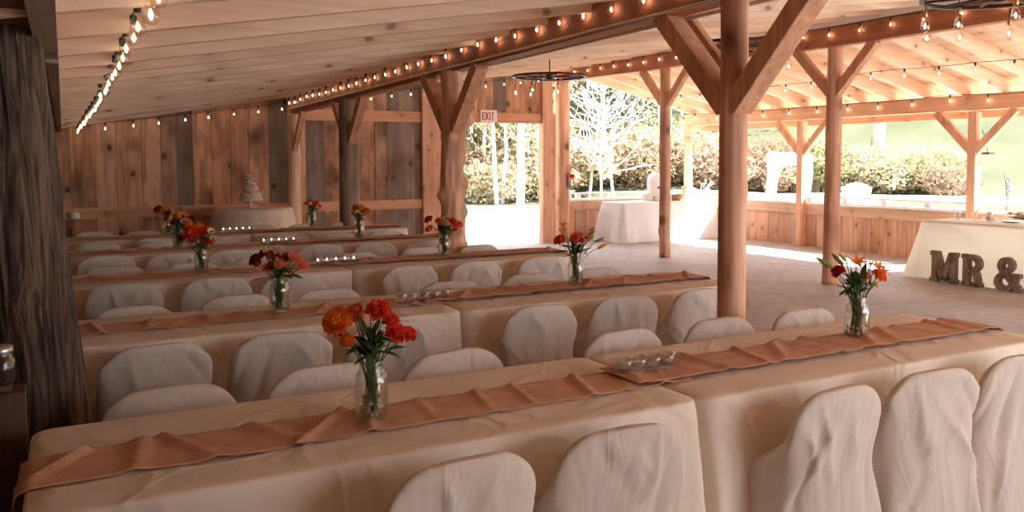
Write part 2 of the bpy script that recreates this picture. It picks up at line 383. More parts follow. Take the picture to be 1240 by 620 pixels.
# outer battens closing the gaps
for k in range(26): m.box(-.38+k*.24, -.38+k*.24+.241, YB+.045, YB+.065, 0, zr(-.3+k*.24)+.17, .3+R01()*.5)
wb = struct(m.build('wall_back', m_wall))
MB().box(-.3, 5.5, YB-.045, YB-.002, .735, .895, .2).build('girt', m_girt, wb)
MB().box(3.3, 5.5, YB-.045, YB-.002, 2.22, 2.4, .4).build('girt', m_girt, wb)
MB().box(5.73, 7.9, YB-.045, YB-.002, 2.235, 2.42, .6).build('door_header', m_girt, wb)
MB().box(5.48, 5.73, YB-.1, YB-.002, 0, 2.8, .1).build('stud', m_stud, wb)
MB().box(7.88, 8.1, YB-.09, YB+.06, 0, 3.2, .1).build('door_jamb', m_stud, wb)
MB().box(8.1, 8.2, YB-.02, YB+.05, 0, 2.42, .7).build('stud', m_stud, wb)
MB().box(5.73, 5.87, YB-.03, YB+.05, 0, 2.24, .7).build('stud', m_stud, wb)
MB().box(6.42, 6.54, YB-.06, YB-.003, 2.42, 3.0, .7).build('stud', m_stud, wb)
q = board_wall(Y0, YB, 0, lambda u: 2.2, lambda u, d, z: (-.38-d, u, z))
wl = struct(q.build('wall_left', m_dkwood))
m_plate = wood('grey_plate_timber', [(.42,.32,.25)], 'Y', knots=.5, dark=(.2,.13,.09))
MB().box(-.078, -.004, -2.4, 4.05, 2.0, 2.2, .3).build('top_plate', m_plate, wl)
MB().box(-.05, -.002, 4.06, 13.58, 1.985, 2.15, .5).build('top_plate', m_plate, wl)
MB().box(-.37, -.08, -2.4, 13.5, 2.03, 2.06, .5).build('shade_board', m_dkwood, wl)  # dark board added where the left eave lies in shade
q = board_wall(-.38, 3.3, 0, lambda u: zr(u)+RD, lambda u, d, z: (u, Y0-d, z))  # unseen wall; its height and opening are shaped to steer the light inside
q2 = board_wall(3.3, 11.7, 0, lambda u: .6, lambda u, d, z: (u, Y0-d, z)); q.add(q2.v, q2.f); q.t[-len(q2.f):] = q2.t
struct(q.build('wall_front_unseen', m_wall))

# half walls with rails round the far corner
XR = 11.78
def half_wall(name, u0, u1, place, railmat):
    o = struct(board_wall(u0, u1, 0, lambda u: .66, place, .24, .34).build(name, m_half))
    def bx(nm, a, b, d0, d1, z0, z1, mt):
        v = [place(a,d0,z0),place(b,d0,z0),place(b,d1,z0),place(a,d1,z0),place(a,d0,z1),place(b,d0,z1),place(b,d1,z1),place(a,d1,z1)]
        MB().add(v, [(0,3,2,1),(4,5,6,7),(0,1,5,4),(1,2,6,5),(2,3,7,6),(3,0,4,7)], R01()).build(nm, mt, o)
    bx('rail_board', u0, u1, -.04, -.002, .58, .76, m_cap)
    bx('ledge', u0, u1, -.05, .16, .765, .80, m_white)  # sunlight on ledge, cap rail and blocks is put in as white
    bx('cap_rail', u0, u1, .0, .12, .885, .915, m_white)
    k = u0+.35
    while k < u1-.1:
        bx('rail_block', k, k+.1, .02, .1, .80, .885, m_white); k += .78
half_wall('wall_rear', 8.55, 11.75, lambda u, d, z: (u, 13.92+d, z), m_cap)
half_wall('wall_right', 1.0, 13.92, lambda u, d, z: (XR+d, u, z), m_cap)

# ------------------------------------------------------------------ beams, posts, braces
def beam(x, pts, label, mt, w=.15, h=.2):
    m = MB()
    for (ya, za), (yb, zb) in zip(pts, pts[1:]):
        m.bar((x, ya, za+h/2), (x, yb, zb+h/2), w, h, tone=R01())
    return tag(m.build('roof_beam', mt, bevel=.006), label, 'beam', None)
b1 = beam(3.25, [(-2.3,2.45),(3.5,2.43),(7.48,2.38)], 'dark reddish timber beam on the near posts, strung with bulbs, nearer length', m_beam, h=.2)
b1b = beam(3.25, [(7.49,2.37),(13.55,2.30)], 'dark reddish timber beam running to the back wall, strung with bulbs, farther length', m_beam, h=.24)
beam(8.46, [(-2.3,2.95),(7.4,2.945),(10.72,3.01)], 'reddish timber beam over the concrete aisle, near length ending at a round post', m_beam, h=.26)
beam(8.46, [(10.73,3.0),(14.2,3.06)], 'orange timber beam over the aisle, far length reaching the doorway post', m_beam, h=.25)
beam(11.72, [(-2.3,2.24),(14.2,2.27)], 'pale orange eave beam above the half wall on the open side', m_beam3, h=.23)
beam(12.1, [(-2.3,2.16),(14.2,2.16)], 'thin outer fascia board along the roof edge beyond the eave beam', m_beam3, w=.04, h=.14)
cnd = MB().tube([(3.17, y, 2.44-.06*(max(0,y-3.5)/10)) for y in (-2, 2, 5, 7.4, 10, 13.3)], .011, 6)
tag(cnd.build('conduit', m_conduit), 'thin pale cable run clipped along the lower edge of the near beam', 'cable')
cnd = MB().tube([(3.36, y, 2.425-.06*(max(0,y-3.5)/10)) for y in (-2, 2, 5, 7.4, 10, 13.3)], .014, 6)
tag(cnd.build('conduit', m_conduit), 'pale cable run on the aisle side of the near beam', 'cable')
fs = MB().box(8.372, 8.382, -2.3, 8.2, 3.19, 3.275)  # added strip stands in for the bright gap above the beam
tag(fs.build('bright_gap_strip', m_metal), 'bright metal strip standing in for the gap along the top edge of the aisle beam', 'flashing')

def log(name, label, x, y, z0, z1, r, mt, seed=0, gnarl=.04, lean=(0,0), bumps=0, n=28, rings=60, taper=.06, ridge=0.0, r_top=None, cat='post'):
    rnd = random.Random(seed)
    bl = [(rnd.uniform(0, 2*PI), rnd.uniform(z0+.1, z1-.2), rnd.uniform(.035,.075), rnd.uniform(.25,.6)) for _ in range(bumps)]
    pts = []; rr = []
    for i in range(rings+1):
        t = i/rings; z = z0+(z1-z0)*t
        pts.append((x+lean[0]*t+gnarl*.3*nz(z*1.3, seed*3.1), y+lean[1]*t+gnarl*.3*nz(z*1.3+9, seed*3.1), z)); rr.append(r*(1-taper*t*2+ .12*max(0, 1-t*8)**2*(1 if gnarl > .05 else .3)))
    def rf(i, k, p):
        t = 2*PI*k/n; q = 1+(gnarl*.8 if gnarl > .1 else gnarl*.8)*nz(math.cos(t)*1.2+seed*5, math.sin(t)*1.2, p.z*(2.0 if gnarl > .1 else .8))+gnarl*(.8 if gnarl > .1 else 1)*nz(math.cos(t)*3, math.sin(t)*3+seed, p.z*(5 if gnarl > .1 else 2.5))
        if ridge:
            a = abs(nz(math.cos(t)*11+seed+nz(p.z*3, t)*.6, math.sin(t)*11, p.z*1.6)); q += ridge*(a*2-.5)
        for (bt, bz, br, bh) in bl:
            da = (t-bt+PI) % (2*PI)-PI; d2 = (da*r/br)**2+((p.z-bz)/(br*1.1))**2
            if d2 < 6: q += bh*(1 if gnarl > .1 else .35)*math.exp(-d2*1.2)
        return q
    m = MB().tube(pts, rr, n, rf=rf)
    return tag(m.build(name, mt), label, cat)
log('log_post', 'thick cedar tree trunk post with rough dark bark at the left edge', -.045, 3.42, 0, 2.45, .148, m_bark, 1, .05, (-.17,.02), 3, n=120, rings=220, ridge=.07, taper=.04)
log('log_post', 'smooth peeled log post in the foreground beyond the second table row', 3.25, 3.5, 0, 2.45, .078, m_log, 2, .02, (.0,0), 4, taper=.02)
log('log_post', 'gnarled knobbly log post left of the exit doorway', 3.22, 7.2, 0, 2.4, .115, m_log, 3, .13, (0,0), 34, n=40, rings=110, taper=.05)
log('log_post', 'grey weathered log post standing between the braces near the back wall', 3.22, 10.4, 0, 2.34, .13, m_logdark, 4, .03, (0,0), 4, taper=.02)
log('log_post', 'slim pale peeled post against the back wall beside the cake table', 3.22, 13.3, 0, 2.3, .1, m_palelog, 5, .015, (0,0), 2, taper=.02)
log('log_post', 'orange peeled log post with a dark crack, in front of the half wall', 8.46, 7.35, 0, 2.95, .1, m_log, 6, .02, (.02,0), 3, taper=.04)
log('log_post', 'knotty peeled log post standing in front of the white serving table', 8.46, 10.65, 0, 3.01, .088, m_log, 7, .05, (0,0), 8, taper=.02)
log('log_post', 'rough brown log post at the right side of the exit doorway', 8.42, 13.72, 0, 3.06, .15, m_log, 8, .04, (0,0), 6, taper=.03)
log('log_post', 'peeled log post of the aisle beam, nearest one, off to the right', 8.46, 4.0, 0, 2.95, .1, m_log, 26, .02, (.02,0), 3)
def sqpost(x, y, ztop, label, w=.13):
    return tag(MB().box(x-w/2, x+w/2, y-w/2, y+w/2, 0, ztop, .3).build('eave_post', m_stud, bevel=.008), label, 'post')
sqpost(11.70, 10.85, 2.24, 'square eave post behind the round aisle post, under the outer beam')
sqpost(11.70, 7.62, 2.24, 'square eave post at the right, rising behind the long white table')
sqpost(11.70, 13.95, 2.26, 'square corner post of the half wall behind the serving table')
sqpost(11.70, 4.4, 2.24, 'square eave post outside the picture to the right')
def brace(x, y, s, ztop, label, mt=m_brace, run=.6, w=.11, h=.12, drop=.6):
    a = (x, y+s*.03, ztop-drop+.02); b = (x, y+s*run, ztop+.01)
    d = Vector(b)-Vector(a)
    m = MB().bar(a, b, w, h, upv=(0,-s,1), tone=R01())
    return tag(m.build('knee_brace', mt, bevel=.005), label, 'brace')
for (x, y, zt, w, nm) in ((3.25,3.5,2.43,.13,'the smooth foreground post'), (3.22,7.2,2.385,.12,'the gnarled post'), (3.22,10.4,2.345,.1,'the grey weathered post'),
                       (8.46,7.35,2.945,.1,'the orange aisle post'), (8.46,10.65,3.0,.09,'the knotty post by the serving table'),
                       (11.70,7.62,2.24,.09,'the right square eave post'), (11.70,10.85,2.24,.09,'the middle square eave post')):
    for s, wd in ((1, 'far'), (-1, 'near')):
        brace(x, y, s, zt, 'slanting timber brace on the %s side of %s' % (wd, nm), w=w, h=.11)
brace(3.39, 3.5, 1, 2.43, 'second slanting brace doubled behind the far brace of the smooth foreground post', w=.05, h=.11)
brace(3.22, 13.3, -1, 2.30, 'slanting timber brace on the pale post beside the cake table', w=.08, h=.1)

# ------------------------------------------------------------------ tables, cloths, runners
TZ = .755
def cloth_mesh(x0, x1, y0, y1, ztop, seed, pin=(0,0,0,0), zb=.012, flare=.045, Np=360, amp=1.0, rc=.055, corner=.10):
    """cloth draped over a rectangle down to the floor; pin = limit the flare on (left,right,front,back)"""
    cx, cy = (x0+x1)/2, (y0+y1)/2; hx, hy = (x1-x0)/2, (y1-y0)/2
    segs = []                                    # perimeter samples: pos, normal, arc, cornerness
    per = []
    def line(a, b, nrm, n):
        for i in range(n): t = i/n; per.append((a[0]+(b[0]-a[0])*t, a[1]+(b[1]-a[1])*t, nrm[0], nrm[1], 0))
    def arc(c, a0, n):
        for i in range(n):
            t = a0+PI/2*i/n; per.append((c[0]+rc*math.cos(t), c[1]+rc*math.sin(t), math.cos(t), math.sin(t), math.sin(PI*i/n)))
    nc = 10; tot = 2*(hx+hy); nx = int((Np-4*nc)*hx/tot); ny = int((Np-4*nc)*hy/tot)
    line((-hx+rc,-hy),(hx-rc,-hy),(0,-1),nx); arc((hx-rc,-hy+rc),-PI/2,nc)
    line((hx,-hy+rc),(hx,hy-rc),(1,0),ny); arc((hx-rc,hy-rc),0,nc)
    line((hx-rc,hy),(-hx+rc,hy),(0,1),nx); arc((-hx+rc,hy-rc),PI/2,nc)
    line((-hx,hy-rc),(-hx,-hy+rc),(-1,0),ny); arc((-hx+rc,-hy+rc),PI,nc)
    n = len(per); rings = []
    def ztp(x, y):
        h = .0012*nz(x*3+seed, y*3)
        for c_ in (-.62, -.31, 0, .31, .62): h += .0022*math.exp(-abs(x-c_*hx-.012*nz(y*4, c_*9+seed))/.006)
        return h+.002*math.exp(-abs(y+.12)/.006)
    for sc in (.02, .15, .3, .45, .6, .72, .84, .94): rings.append([(p[0]*sc, p[1]*sc, ztop+ztp(p[0]*sc, p[1]*sc)) for p in per])
    rings.append([(p[0], p[1], ztop) for p in per])
    rings.append([(p[0]+p[2]*.006, p[1]+p[3]*.006, ztop-.004) for p in per])
    rings.append([(p[0]+p[2]*.010, p[1]+p[3]*.010, ztop-.014) for p in per])
    D = 22
    for j in range(1, D+1):
        s = j/D; z = ztop-.014+(zb-ztop+.014)*s; rg = []
        for (px, py, nx_, ny_, cn) in per:
            dcx = min(abs(abs(px)-hx)+abs(abs(py)-hy), .4); cp = max(0, 1-dcx/.34)
            fr = nz(px*2.1+seed*7, py*2.1+seed*3, .3)
            wv = math.sin((px*1.0+py*1.0)*(15+4*fr)+seed*2.3+fr*5)*.5+nz(px*7+seed, py*7, z*1.2)*.9
            off = .010+flare*s+ (.013+.045*cp)*amp*(s**1.2)*wv + corner*cp*cp*s + .004*nz(px*3, py*3, z*6+seed)
            off = max(off, .008)
            ox, oy = nx_*off, ny_*off
            if pin[0] and ox < 0: ox = max(ox, -.012)
            if pin[1] and ox > 0: ox = min(ox, .012)
            if pin[2] and oy < 0: oy = max(oy, -pin[2])
            if pin[3] and oy > 0: oy = min(oy, pin[3])
            rg.append((px+ox, py+oy, z))
        rings.append(rg)
    v = [q for r_ in rings for q in r_]; f = [tuple(range(n))]
    for j in range(len(rings)-1):
        for k in range(n):
            k2 = (k+1) % n; f.append((j*n+k, (j+1)*n+k, (j+1)*n+k2, j*n+k2))
    mb = MB(); mb.add([(a+cx, b+cy, c) for (a, b, c) in v], f, 0, True); return mb
def creases(mb, x0, x1, y0, y1, seed):
    return mb
ROWS = [(2.53, 'front', 3.88), (4.45, 'second', 3.86), (6.38, 'third', 3.9), (8.24, 'fourth', 3.62), (9.78, 'farthest', 3.62)]
HW = .36
def dining_table(x0, x1, yc, label, lab2):
    t = thing('banquet_table', label, 'table', ((x0+x1)/2, yc, 0))
    hx = (x1-x0)/2
    MB().box(-hx+.01, hx-.01, -HW+.012, HW-.012, TZ-.035, TZ-.004).build('tabletop', m_white, t)
    for sx in (-1, 1):
        for sy in (-1, 1):
            MB().tube([(sx*(hx-.2), sy*(HW-.1), 0), (sx*(hx-.2), sy*(HW-.1), TZ-.036)], .014, 8).build('leg', m_tin, t)
    return t
tabs = []
for ri, (yc, rn, xe) in enumerate(ROWS):
    xm = 1.885 if ri < 3 else 1.8
    for ti, (a, b) in enumerate(((-.1, xm-.012), (xm+.012, xe))):
        side = 'left' if ti == 0 else 'right'
        dining_table(a, b, yc, 'long banquet table hidden under its cream cloth, %s half of the %s row' % (side, rn), rn)
        c = cloth_mesh(a, b, yc-HW, yc+HW, TZ, ri*2+ti+1, pin=(0 if ti == 0 else 1, 1 if ti == 0 else 0, 0, 0), Np=420 if ri < 2 else 240)
        tag(c.build('tablecloth', m_cloth), 'cream tablecloth to the floor on the %s table of the %s row' % (side, rn), 'tablecloth')
# burlap runners
def runner(x0, x1, yc, seed, w=.25, z=TZ+.003, skew=0.0, hangL=0, hangR=0, amp=1.0, nu=220, nv=16, lift=0.0):
    rnd = random.Random(seed)
    rid = [(x0+(x1-x0)*(i+rnd.uniform(.2,.8))/max(1, int((x1-x0)/.17)), rnd.uniform(-.5,.9), rnd.uniform(.006,.018)*amp, rnd.uniform(.015,.034)) for i in range(int((x1-x0)/.17))]
    L = x1-x0; tot = hangL+L+hangR
    def fn(u, v):
        s = u*tot-hangL; y = (v-.5)*w; x = x0+s
        yy = yc+y+skew*(s/L-.5)+.010*nz(s*2.5, seed)+.005*nz(s*9, seed+4, v)
        h = .0015+lift+.0025*(1+nz(x*6, y*6, seed))
        for (rx, sl, ht, wd) in rid:
            d = (x-(rx+sl*y))/wd
            if abs(d) < 3: h += ht*math.exp(-d*d)*(.55+.6*v)
        zz = z+h
        if s < 0: x = x0-.018-.05*min(1,-s/.4)-h*.6; zz = z+s-0.002
        if s > L: x = x1+.016+.03*min(1,(s-L)/.2); zz = z-(s-L)
        return (x, yy, zz)
    return MB().grid(fn, nu, nv)
def solid(o, th=.0018):
    s = o.modifiers.new('thickness', 'SOLIDIFY'); s.thickness = th; s.offset = 0; return o
for ri, (yc, rn, xe) in enumerate(ROWS):
    am = [1, .9, .8, .7, .7][ri]
    yo = [-.04, 0.02, .0, .02, .0][ri]
    o = runner(-.105, 2.02, yc+yo-.005, ri*7+1, skew=.0 if ri else .02, hangL=.45 if ri == 0 else .12, amp=am)
    tag(solid(o.build('table_runner', m_burlap)), 'rumpled tan burlap runner along the left table of the %s row' % rn, 'table runner')
    o = runner(1.78, xe+(.0 if ri == 0 else -.02), yc+yo+.01, ri*7+3, skew=-.01, hangR=.05 if ri == 0 else .03, amp=am, lift=.012)
    tag(solid(o.build('table_runner', m_burlap)), 'rumpled tan burlap runner along the right table of the %s row' % rn, 'table runner')

# ------------------------------------------------------------------ covered chairs
def chair_mesh(seed):
    n = 128; rnd = random.Random(seed); H = .788+rnd.uniform(-.006,.006)
    lev = [.006+.0165*i for i in range(44)]+[.722,.733,.743,.752,.76,.767,.773,.778,.782,.785,.787]
    lev = sorted(set(round(z, 4) for z in lev if z < .716))+[z for z in lev if z >= .722]
    ang = [2*PI*k/n for k in range(n)]; ph = rnd.uniform(0, 6); rings = []
    cr = []
    for i in range(13):                        # long straight tension creases
        x0 = rnd.uniform(-.22,.22); z0 = rnd.uniform(.3,.74); a_ = PI/2+rnd.uniform(-.75,.75)
        cr.append((x0, z0, math.cos(a_), math.sin(a_), rnd.uniform(.1,.26), rnd.choice((-1,1,1))*rnd.uniform(.008,.018), rnd.uniform(.009,.02)))
    for z in lev:
        z_ = z*H/.787
        if z < .455:
            fl = (1-z/.455); a = .252+.05*fl; yb = -.045-.05*fl; yf = .36+.03*fl; ex = 4.2
        else:
            k = min(1, (z-.455)/.25); k = 1-(1-k)**2.2
            a = .252-.022*min(1,(z-.455)/.2); yb = -.045-.02*(z-.455)/.33; yf = .36*(1-k)+(.03-.04*(z-.455)/.33)*k; ex = 4.2-1.5*k
        if z > .63:
            q = min(1, (z-.63)/(.787-.63)); a = .230-.15*(1-math.sqrt(max(0, 1-q**2.3)))
        if z > .752:
            q = (z-.752)/.035; sh = 1-.5*q*q; c0 = (yb+yf)/2; hb = (yf-yb)/2*sh; yb, yf = c0-hb, c0+hb
        c0 = (yb+yf)/2; hb = (yf-yb)/2; rg = []
        for th in ang:
            c, s_ = math.cos(th), math.sin(th)
            x = a*math.copysign(abs(c)**(2/ex), c); y = hb*math.copysign(abs(s_)**(2/ex), s_)
            low = max(0, 1-z/.52); up_ = 1 if z < .71 else max(.2, 1-(z-.71)/.06)
            fold = math.sin(th*7+ph+3*nz(c*1.5+seed, s_*1.5, z*1.2))*.5+nz(c*3.0+seed, s_*3.0+z, z*1.6)
            d = .034*low*fold+.016*nz(x*4+seed*3, z*3.2, y*3)*up_
            for (x0, z0, dx, dz, ln, am, wd) in cr:
                u = (x-x0)*dx+(z-z0)*dz; v_ = abs((x-x0)*dz-(z-z0)*dx)
                if abs(u) < ln and v_ < wd*3:
                    d += am*(1-(u/ln)**2)*math.exp(-v_/wd)*up_
            rg.append((x+c*d, c0+y+s_*d, z_+(.004*nz(x*9+seed, y*9) if z > .7 else 0)))
        rings.append(rg)
    v = [p for r_ in rings for p in r_]; f = []
    for j in range(len(rings)-1):
        for k in range(n):
            k2 = (k+1) % n; f.append((j*n+k, j*n+k2, (j+1)*n+k2, (j+1)*n+k))
    f.append(tuple((len(rings)-1)*n+k for k in range(n)))
    mb = MB(); mb.add(v, f, 0, True); return mb.mesh('covered_chair', m_cover)
chair_meshes = [chair_mesh(i*3+1) for i in range(7)]
CX_ = [.32, .87, 1.40, 2.23, 2.80, 3.37]
ordn = ['first', 'second', 'third', 'fourth', 'fifth', 'sixth']
for ri, (yc, rn, xe) in enumerate(ROWS):
    for s in (-1, 1):
        for ci, x in enumerate(CX_):
            if ri >= 3: x = .28+(x-.32)*.94
            if ri == 0 and s < 0: x += [.03, .03, .04, .10, .05, .0][ci]
            off = {(-1): .535, 1: .545}[s]
            if ri == 1 and s == 1: off = .52
            if ri == 0 and s < 0 and ci == 0: x = .41; off = .70
            rz = (0 if s < 0 else PI)+U(-.07,.07)
            if ri == 0 and s < 0 and ci >= 3: rz += [0, -.06, -.1][ci-3]
            o = put('covered_chair', chair_meshes[(ri*5+ci*3+(s > 0)*2) % 7], None, (x+U(-.02,.02), yc+s*off+U(-.015,.015), 0), 0, rz)
            o.scale.z = 1+U(-.012,.012)
            side = 'near' if s < 0 else 'far'
            tag(o, 'ivory covered chair on the %s side of the %s row, %s from the left' % (side, rn, ordn[ci]), 'chair', 'chairs on the %s side of the %s table row' % (side, rn))

# ------------------------------------------------------------------ jars and bouquets
def jar_parts(t, h=.185, r=.05):
    k = h/.185
    prof = [(.001,.002),(r*.82,.0),(r*.96,.006),(r,.02),(r,.118*k),(r*.97,.132*k),(r*.86,.146*k),(r*.74,.153*k),(r*.72,.158*k),(r*.76,.161*k),(r*.73,.166*k),(r*.76,.171*k),(r*.74,.177*k),(r*.76,.183*k),(r*.71,.185*k),(r*.69,.18*k),(r*.7,.155*k),(r*.9,.135*k),(r*.95,.115*k),(r*.95,.02),(r*.8,.008),(.001,.008)]
    MB().lathe(prof, 28).build('glass', m_glass, t)
    MB().lathe([(.001,.009),(r*.9,.01),(r*.94,.02),(r*.94,.085*k),(.001,.085*k)], 24).build('water', m_water, t)
    g = MB(); rnd = random.Random(int(h*1e5)+len(C.objects))
    for i in range(34):
        a = rnd.uniform(0, 2*PI); q = r*.8*math.sqrt(rnd.random())
        g.ball((q*math.cos(a), q*math.sin(a), .014+rnd.uniform(0,.045)), rnd.uniform(.005,.008), 6, 4)
    o = g.build('glass_pebbles', m_gem, t); o['kind'] = 'stuff'
def petal(mb, w, l, cup, base_tilt, az, off, tip=1.0, curl=.3, nu=4, nv=5, pos=(0,0,0), tone=0):
    """curved petal; rises from centre, tilt from vertical = base_tilt"""
    st = len(mb.v)
    def fn(u, v):
        a = (u-.5)*2; wid = w*math.sin(PI*min(.97,.12+v*.8))**.7*(1 if tip == 1 else (1-v*v*(1-tip)))
        x = a*wid*.5; y = -cup*(1-a*a)*w*.3+cup*w*.3; z = v*l
        bend = curl*v*v*l
        return (x, y*-1+bend, z)
    mb.grid(fn, nu, nv, tone)
    m = Matrix.Translation(pos) @ Matrix.Rotation(az, 4, 'Z') @ Matrix.Translation((0, off, 0)) @ Matrix.Rotation(-base_tilt, 4, 'X')
    mb.xf(m, st)
def rose(r):
    m = MB(); k = 0
    for i, (cnt, tl, off, l, w) in enumerate(((3,.05,.06,.95,.7),(4,.2,.16,1.0,.9),(5,.45,.26,1.0,1.0),(6,.8,.34,.95,1.05),(7,1.15,.36,.9,1.0))):
        for j in range(cnt): petal(m, r*w, r*l, .9, tl+U(-.08,.08), 2*PI*(j+.5*i)/cnt+U(-.15,.15), r*off, curl=.25)
    m.ball((0,0,r*.25), r*.3, 8, 5, (1,1,1.4)); return m
def pompom(r):
    r *= 1.25; m = MB()
    for i in range(8):
        tl = 1.75-i*.22; cnt = max(4, int(16*math.sin(min(PI/2, tl)+.1)))
        for j in range(cnt): petal(m, r*.42, r*.62, .6, max(.05, tl)+U(-.08,.08), 2*PI*(j+.37*i)/cnt+U(-.1,.1), r*.12, curl=-.1, nu=2, nv=3, pos=(0,0,r*.3))
    m.ball((0,0,r*.35), r*.5, 10, 6); return m
def daisy(r):
    m = MB()
    for L in range(2):
        for j in range(13): petal(m, r*.32, r*.95, .3, 1.35-.25*L+U(-.1,.1), 2*PI*(j+.5*L)/13, r*.15, tip=.5, curl=-.15, nu=2, nv=4)
    return m
def lily(r):
    m = MB()
    for j in range(6): petal(m, r*.6, r*1.3, .5, .55+.2*(j % 2), 2*PI*j/6, r*.08, tip=.3, curl=.5, nu=3, nv=5)
    return m
def bud(r):
    return MB().lathe([(.001,-.2*r),(r*.22,.0),(r*.3,r*.5),(r*.3,r*1.0),(r*.2,r*1.6),(r*.08,r*2.0),(.001,r*2.1)], 10)
KIND = {'rose': rose, 'pom': pompom, 'daisy': daisy, 'lily': lily, 'bud': bud}
NAME = {'rose': 'rose', 'pom': 'marigold', 'daisy': 'gerbera', 'lily': 'lily', 'bud': 'flower_bud'}
def leafmesh(mb, base, d, l, w, droop=.3):
    d = Vector(d).normalized(); sd = d.cross(Vector((0,0,1)))
    if sd.length < .1: sd = Vector((1,0,0))
    sd.normalize(); base = Vector(base)
    def fn(u, v):
        a = (u-.5)*2; ww = w*math.sin(PI*min(.98, .06+v*.93))*.5
        p = base+d*(v*l)+sd*(a*ww)+Vector((0,0,1))*(-droop*l*v*v+abs(a)*ww*.35)
        return tuple(p)
    mb.grid(fn, 4, 7)
def bouquet(x, y, flowers, leaves, px_mm, label, jlabel, h=.185, r=.05, nleaf=16, z0=None, seed=1, spread=.05):
    """flowers: (kind, material, dx_right_mm-units, height units, radius m) in local units of px_mm metres"""
    z0 = TZ+.012 if z0 is None else z0
    t = thing('mason_jar', jlabel, 'jar', (x, y, z0)); jar_parts(t, h, r)
    b = thing('bouquet', label, 'bouquet', (x, y, z0+.012)); rnd = random.Random(seed)
    dr = Vector((math.cos(YAW), -math.sin(YAW), 0)); df = Vector((math.sin(YAW), math.cos(YAW), 0))
    for (k, mt, dx, dz, rad) in flowers:
        p = dr*(dx*px_mm)+df*rnd.uniform(-spread, spread)+Vector((0,0,dz*px_mm-.012))
        face = (Vector((p.x, p.y, 0))*4+Vector((0,0,.7))-df*.55+Vector((0,0,.1)))
        if k == 'bud': face = Vector((p.x, p.y, 0))*9+Vector((0,0,.6))
        q = face.to_track_quat('Z', 'Y').to_matrix().to_4x4()
        o = KIND[k](rad); o.xf(q)
        fo = o.build(NAME[k], mt, b, tuple(p))
        if k == 'daisy':
            c = MB().ball((0,0,rad*.12), rad*.28, 8, 5, (1,1,.5)); c.xf(q); c.build('flower_centre', m_darkc, fo)
        s = MB(); a = Vector((rnd.uniform(-.02,.02), rnd.uniform(-.02,.02), .012))
        mid = Vector((a.x*.3+p.x*.12, a.y*.3+p.y*.12, h-.005))
        base = p-face.normalized()*rad*.15
        pts = []
        for i in range(9):
            tt = i/8; pts.append(a*(1-tt)**2+mid*2*tt*(1-tt)*1.0+base*tt*tt)
        s.tube([tuple(Vector(v)-p) for v in pts], .0022, 5); s.build('stem', m_green, fo)
    lv = MB()
    for i in range(nleaf):
        a = rnd.uniform(0, 2*PI); e = rnd.uniform(-.1, 1.3)
        d = (math.cos(a)*math.cos(e), math.sin(a)*math.cos(e), math.sin(e))
        zz = rnd.uniform(h*.95, h+.05); q = rnd.uniform(.0,.02)
        leafmesh(lv, (q*math.cos(a), q*math.sin(a), zz), d, rnd.uniform(.05,.10), rnd.uniform(.018,.04), rnd.uniform(.1,.6))
    for i in range(10):
        a = rnd.uniform(0, 2*PI); q = rnd.uniform(0, r*.6)
        leafmesh(lv, (q*math.cos(a)*.5, q*math.sin(a)*.5, rnd.uniform(.05, h*.8)), (math.cos(a)*.4, math.sin(a)*.4, 1), rnd.uniform(.05,.08), .022, .1)
    for i in range(12):
        a = rnd.uniform(0, 2*PI); q = rnd.uniform(0, r*.7)
        lv.tube([(q*math.cos(a)*.8, q*math.sin(a)*.8, .012), (q*.4*math.cos(a+1), q*.4*math.sin(a+1), h), (math.cos(a)*.05, math.sin(a)*.05, h+rnd.uniform(.03,.09))], .002, 5)
    for (dx, dz, l, w) in leaves:
        p = dr*(dx*px_mm)+df*rnd.uniform(-.02,.02)+Vector((0,0,dz*px_mm-.012)); st = Vector((0,0,h))
        d = (p-st); leafmesh(lv, p-d.normalized()*l*.6, d, l, w, .1); lv.tube([tuple(st), tuple(p-d.normalized()*l*.5)], .0018, 5)
    lo = lv.build('foliage', m_green, b); lo['kind'] = 'stuff'
    return b
def fern(b, x, dz, l):
    f = MB()
    for k in range(14):
        z = dz-l+l*k/14
        for s in (-1, 1): leafmesh(f, (x, 0, z), (s*.8, .1, .9), .022*(1-k/18), .006, .1)
    f.tube([(x*.4,0,.17),(x,0,dz)], .0015, 5); o = f.build('fern_sprig', m_green, b); return o
O, RD_, CO, PE, YE, CR, BU, WH, PK = m_orange, m_redp, m_coral, m_peach, m_yellow, m_cream, m_burg, m_white_p, m_pinkred
b = bouquet(.83, 2.49, [('pom',O,-34,116,.054),('pom',O,-17,122,.026),('pom',O,-24,98,.026),('pom',CO,-14,134,.022),('daisy',O,-40,100,.024),('rose',RD_,12,134,.034),('rose',RD_,24,119,.025),('rose',RD_,33,107,.03),('rose',RD_,46,104,.025),('pom',CO,-22,131,.02)],
            [(8,90,.1,.05),(32,86,.08,.04),(-18,84,.09,.045),(12,100,.09,.045),(-6,80,.07,.04)], .00252, 'bouquet of orange marigolds left and red roses right, in the nearest jar', 'clear mason jar with pebbles nearest the left, on the front table', .182, .052, 36, seed=3)
fern(b, .0, .33, .14); fern(b, -.03, .31, .1)
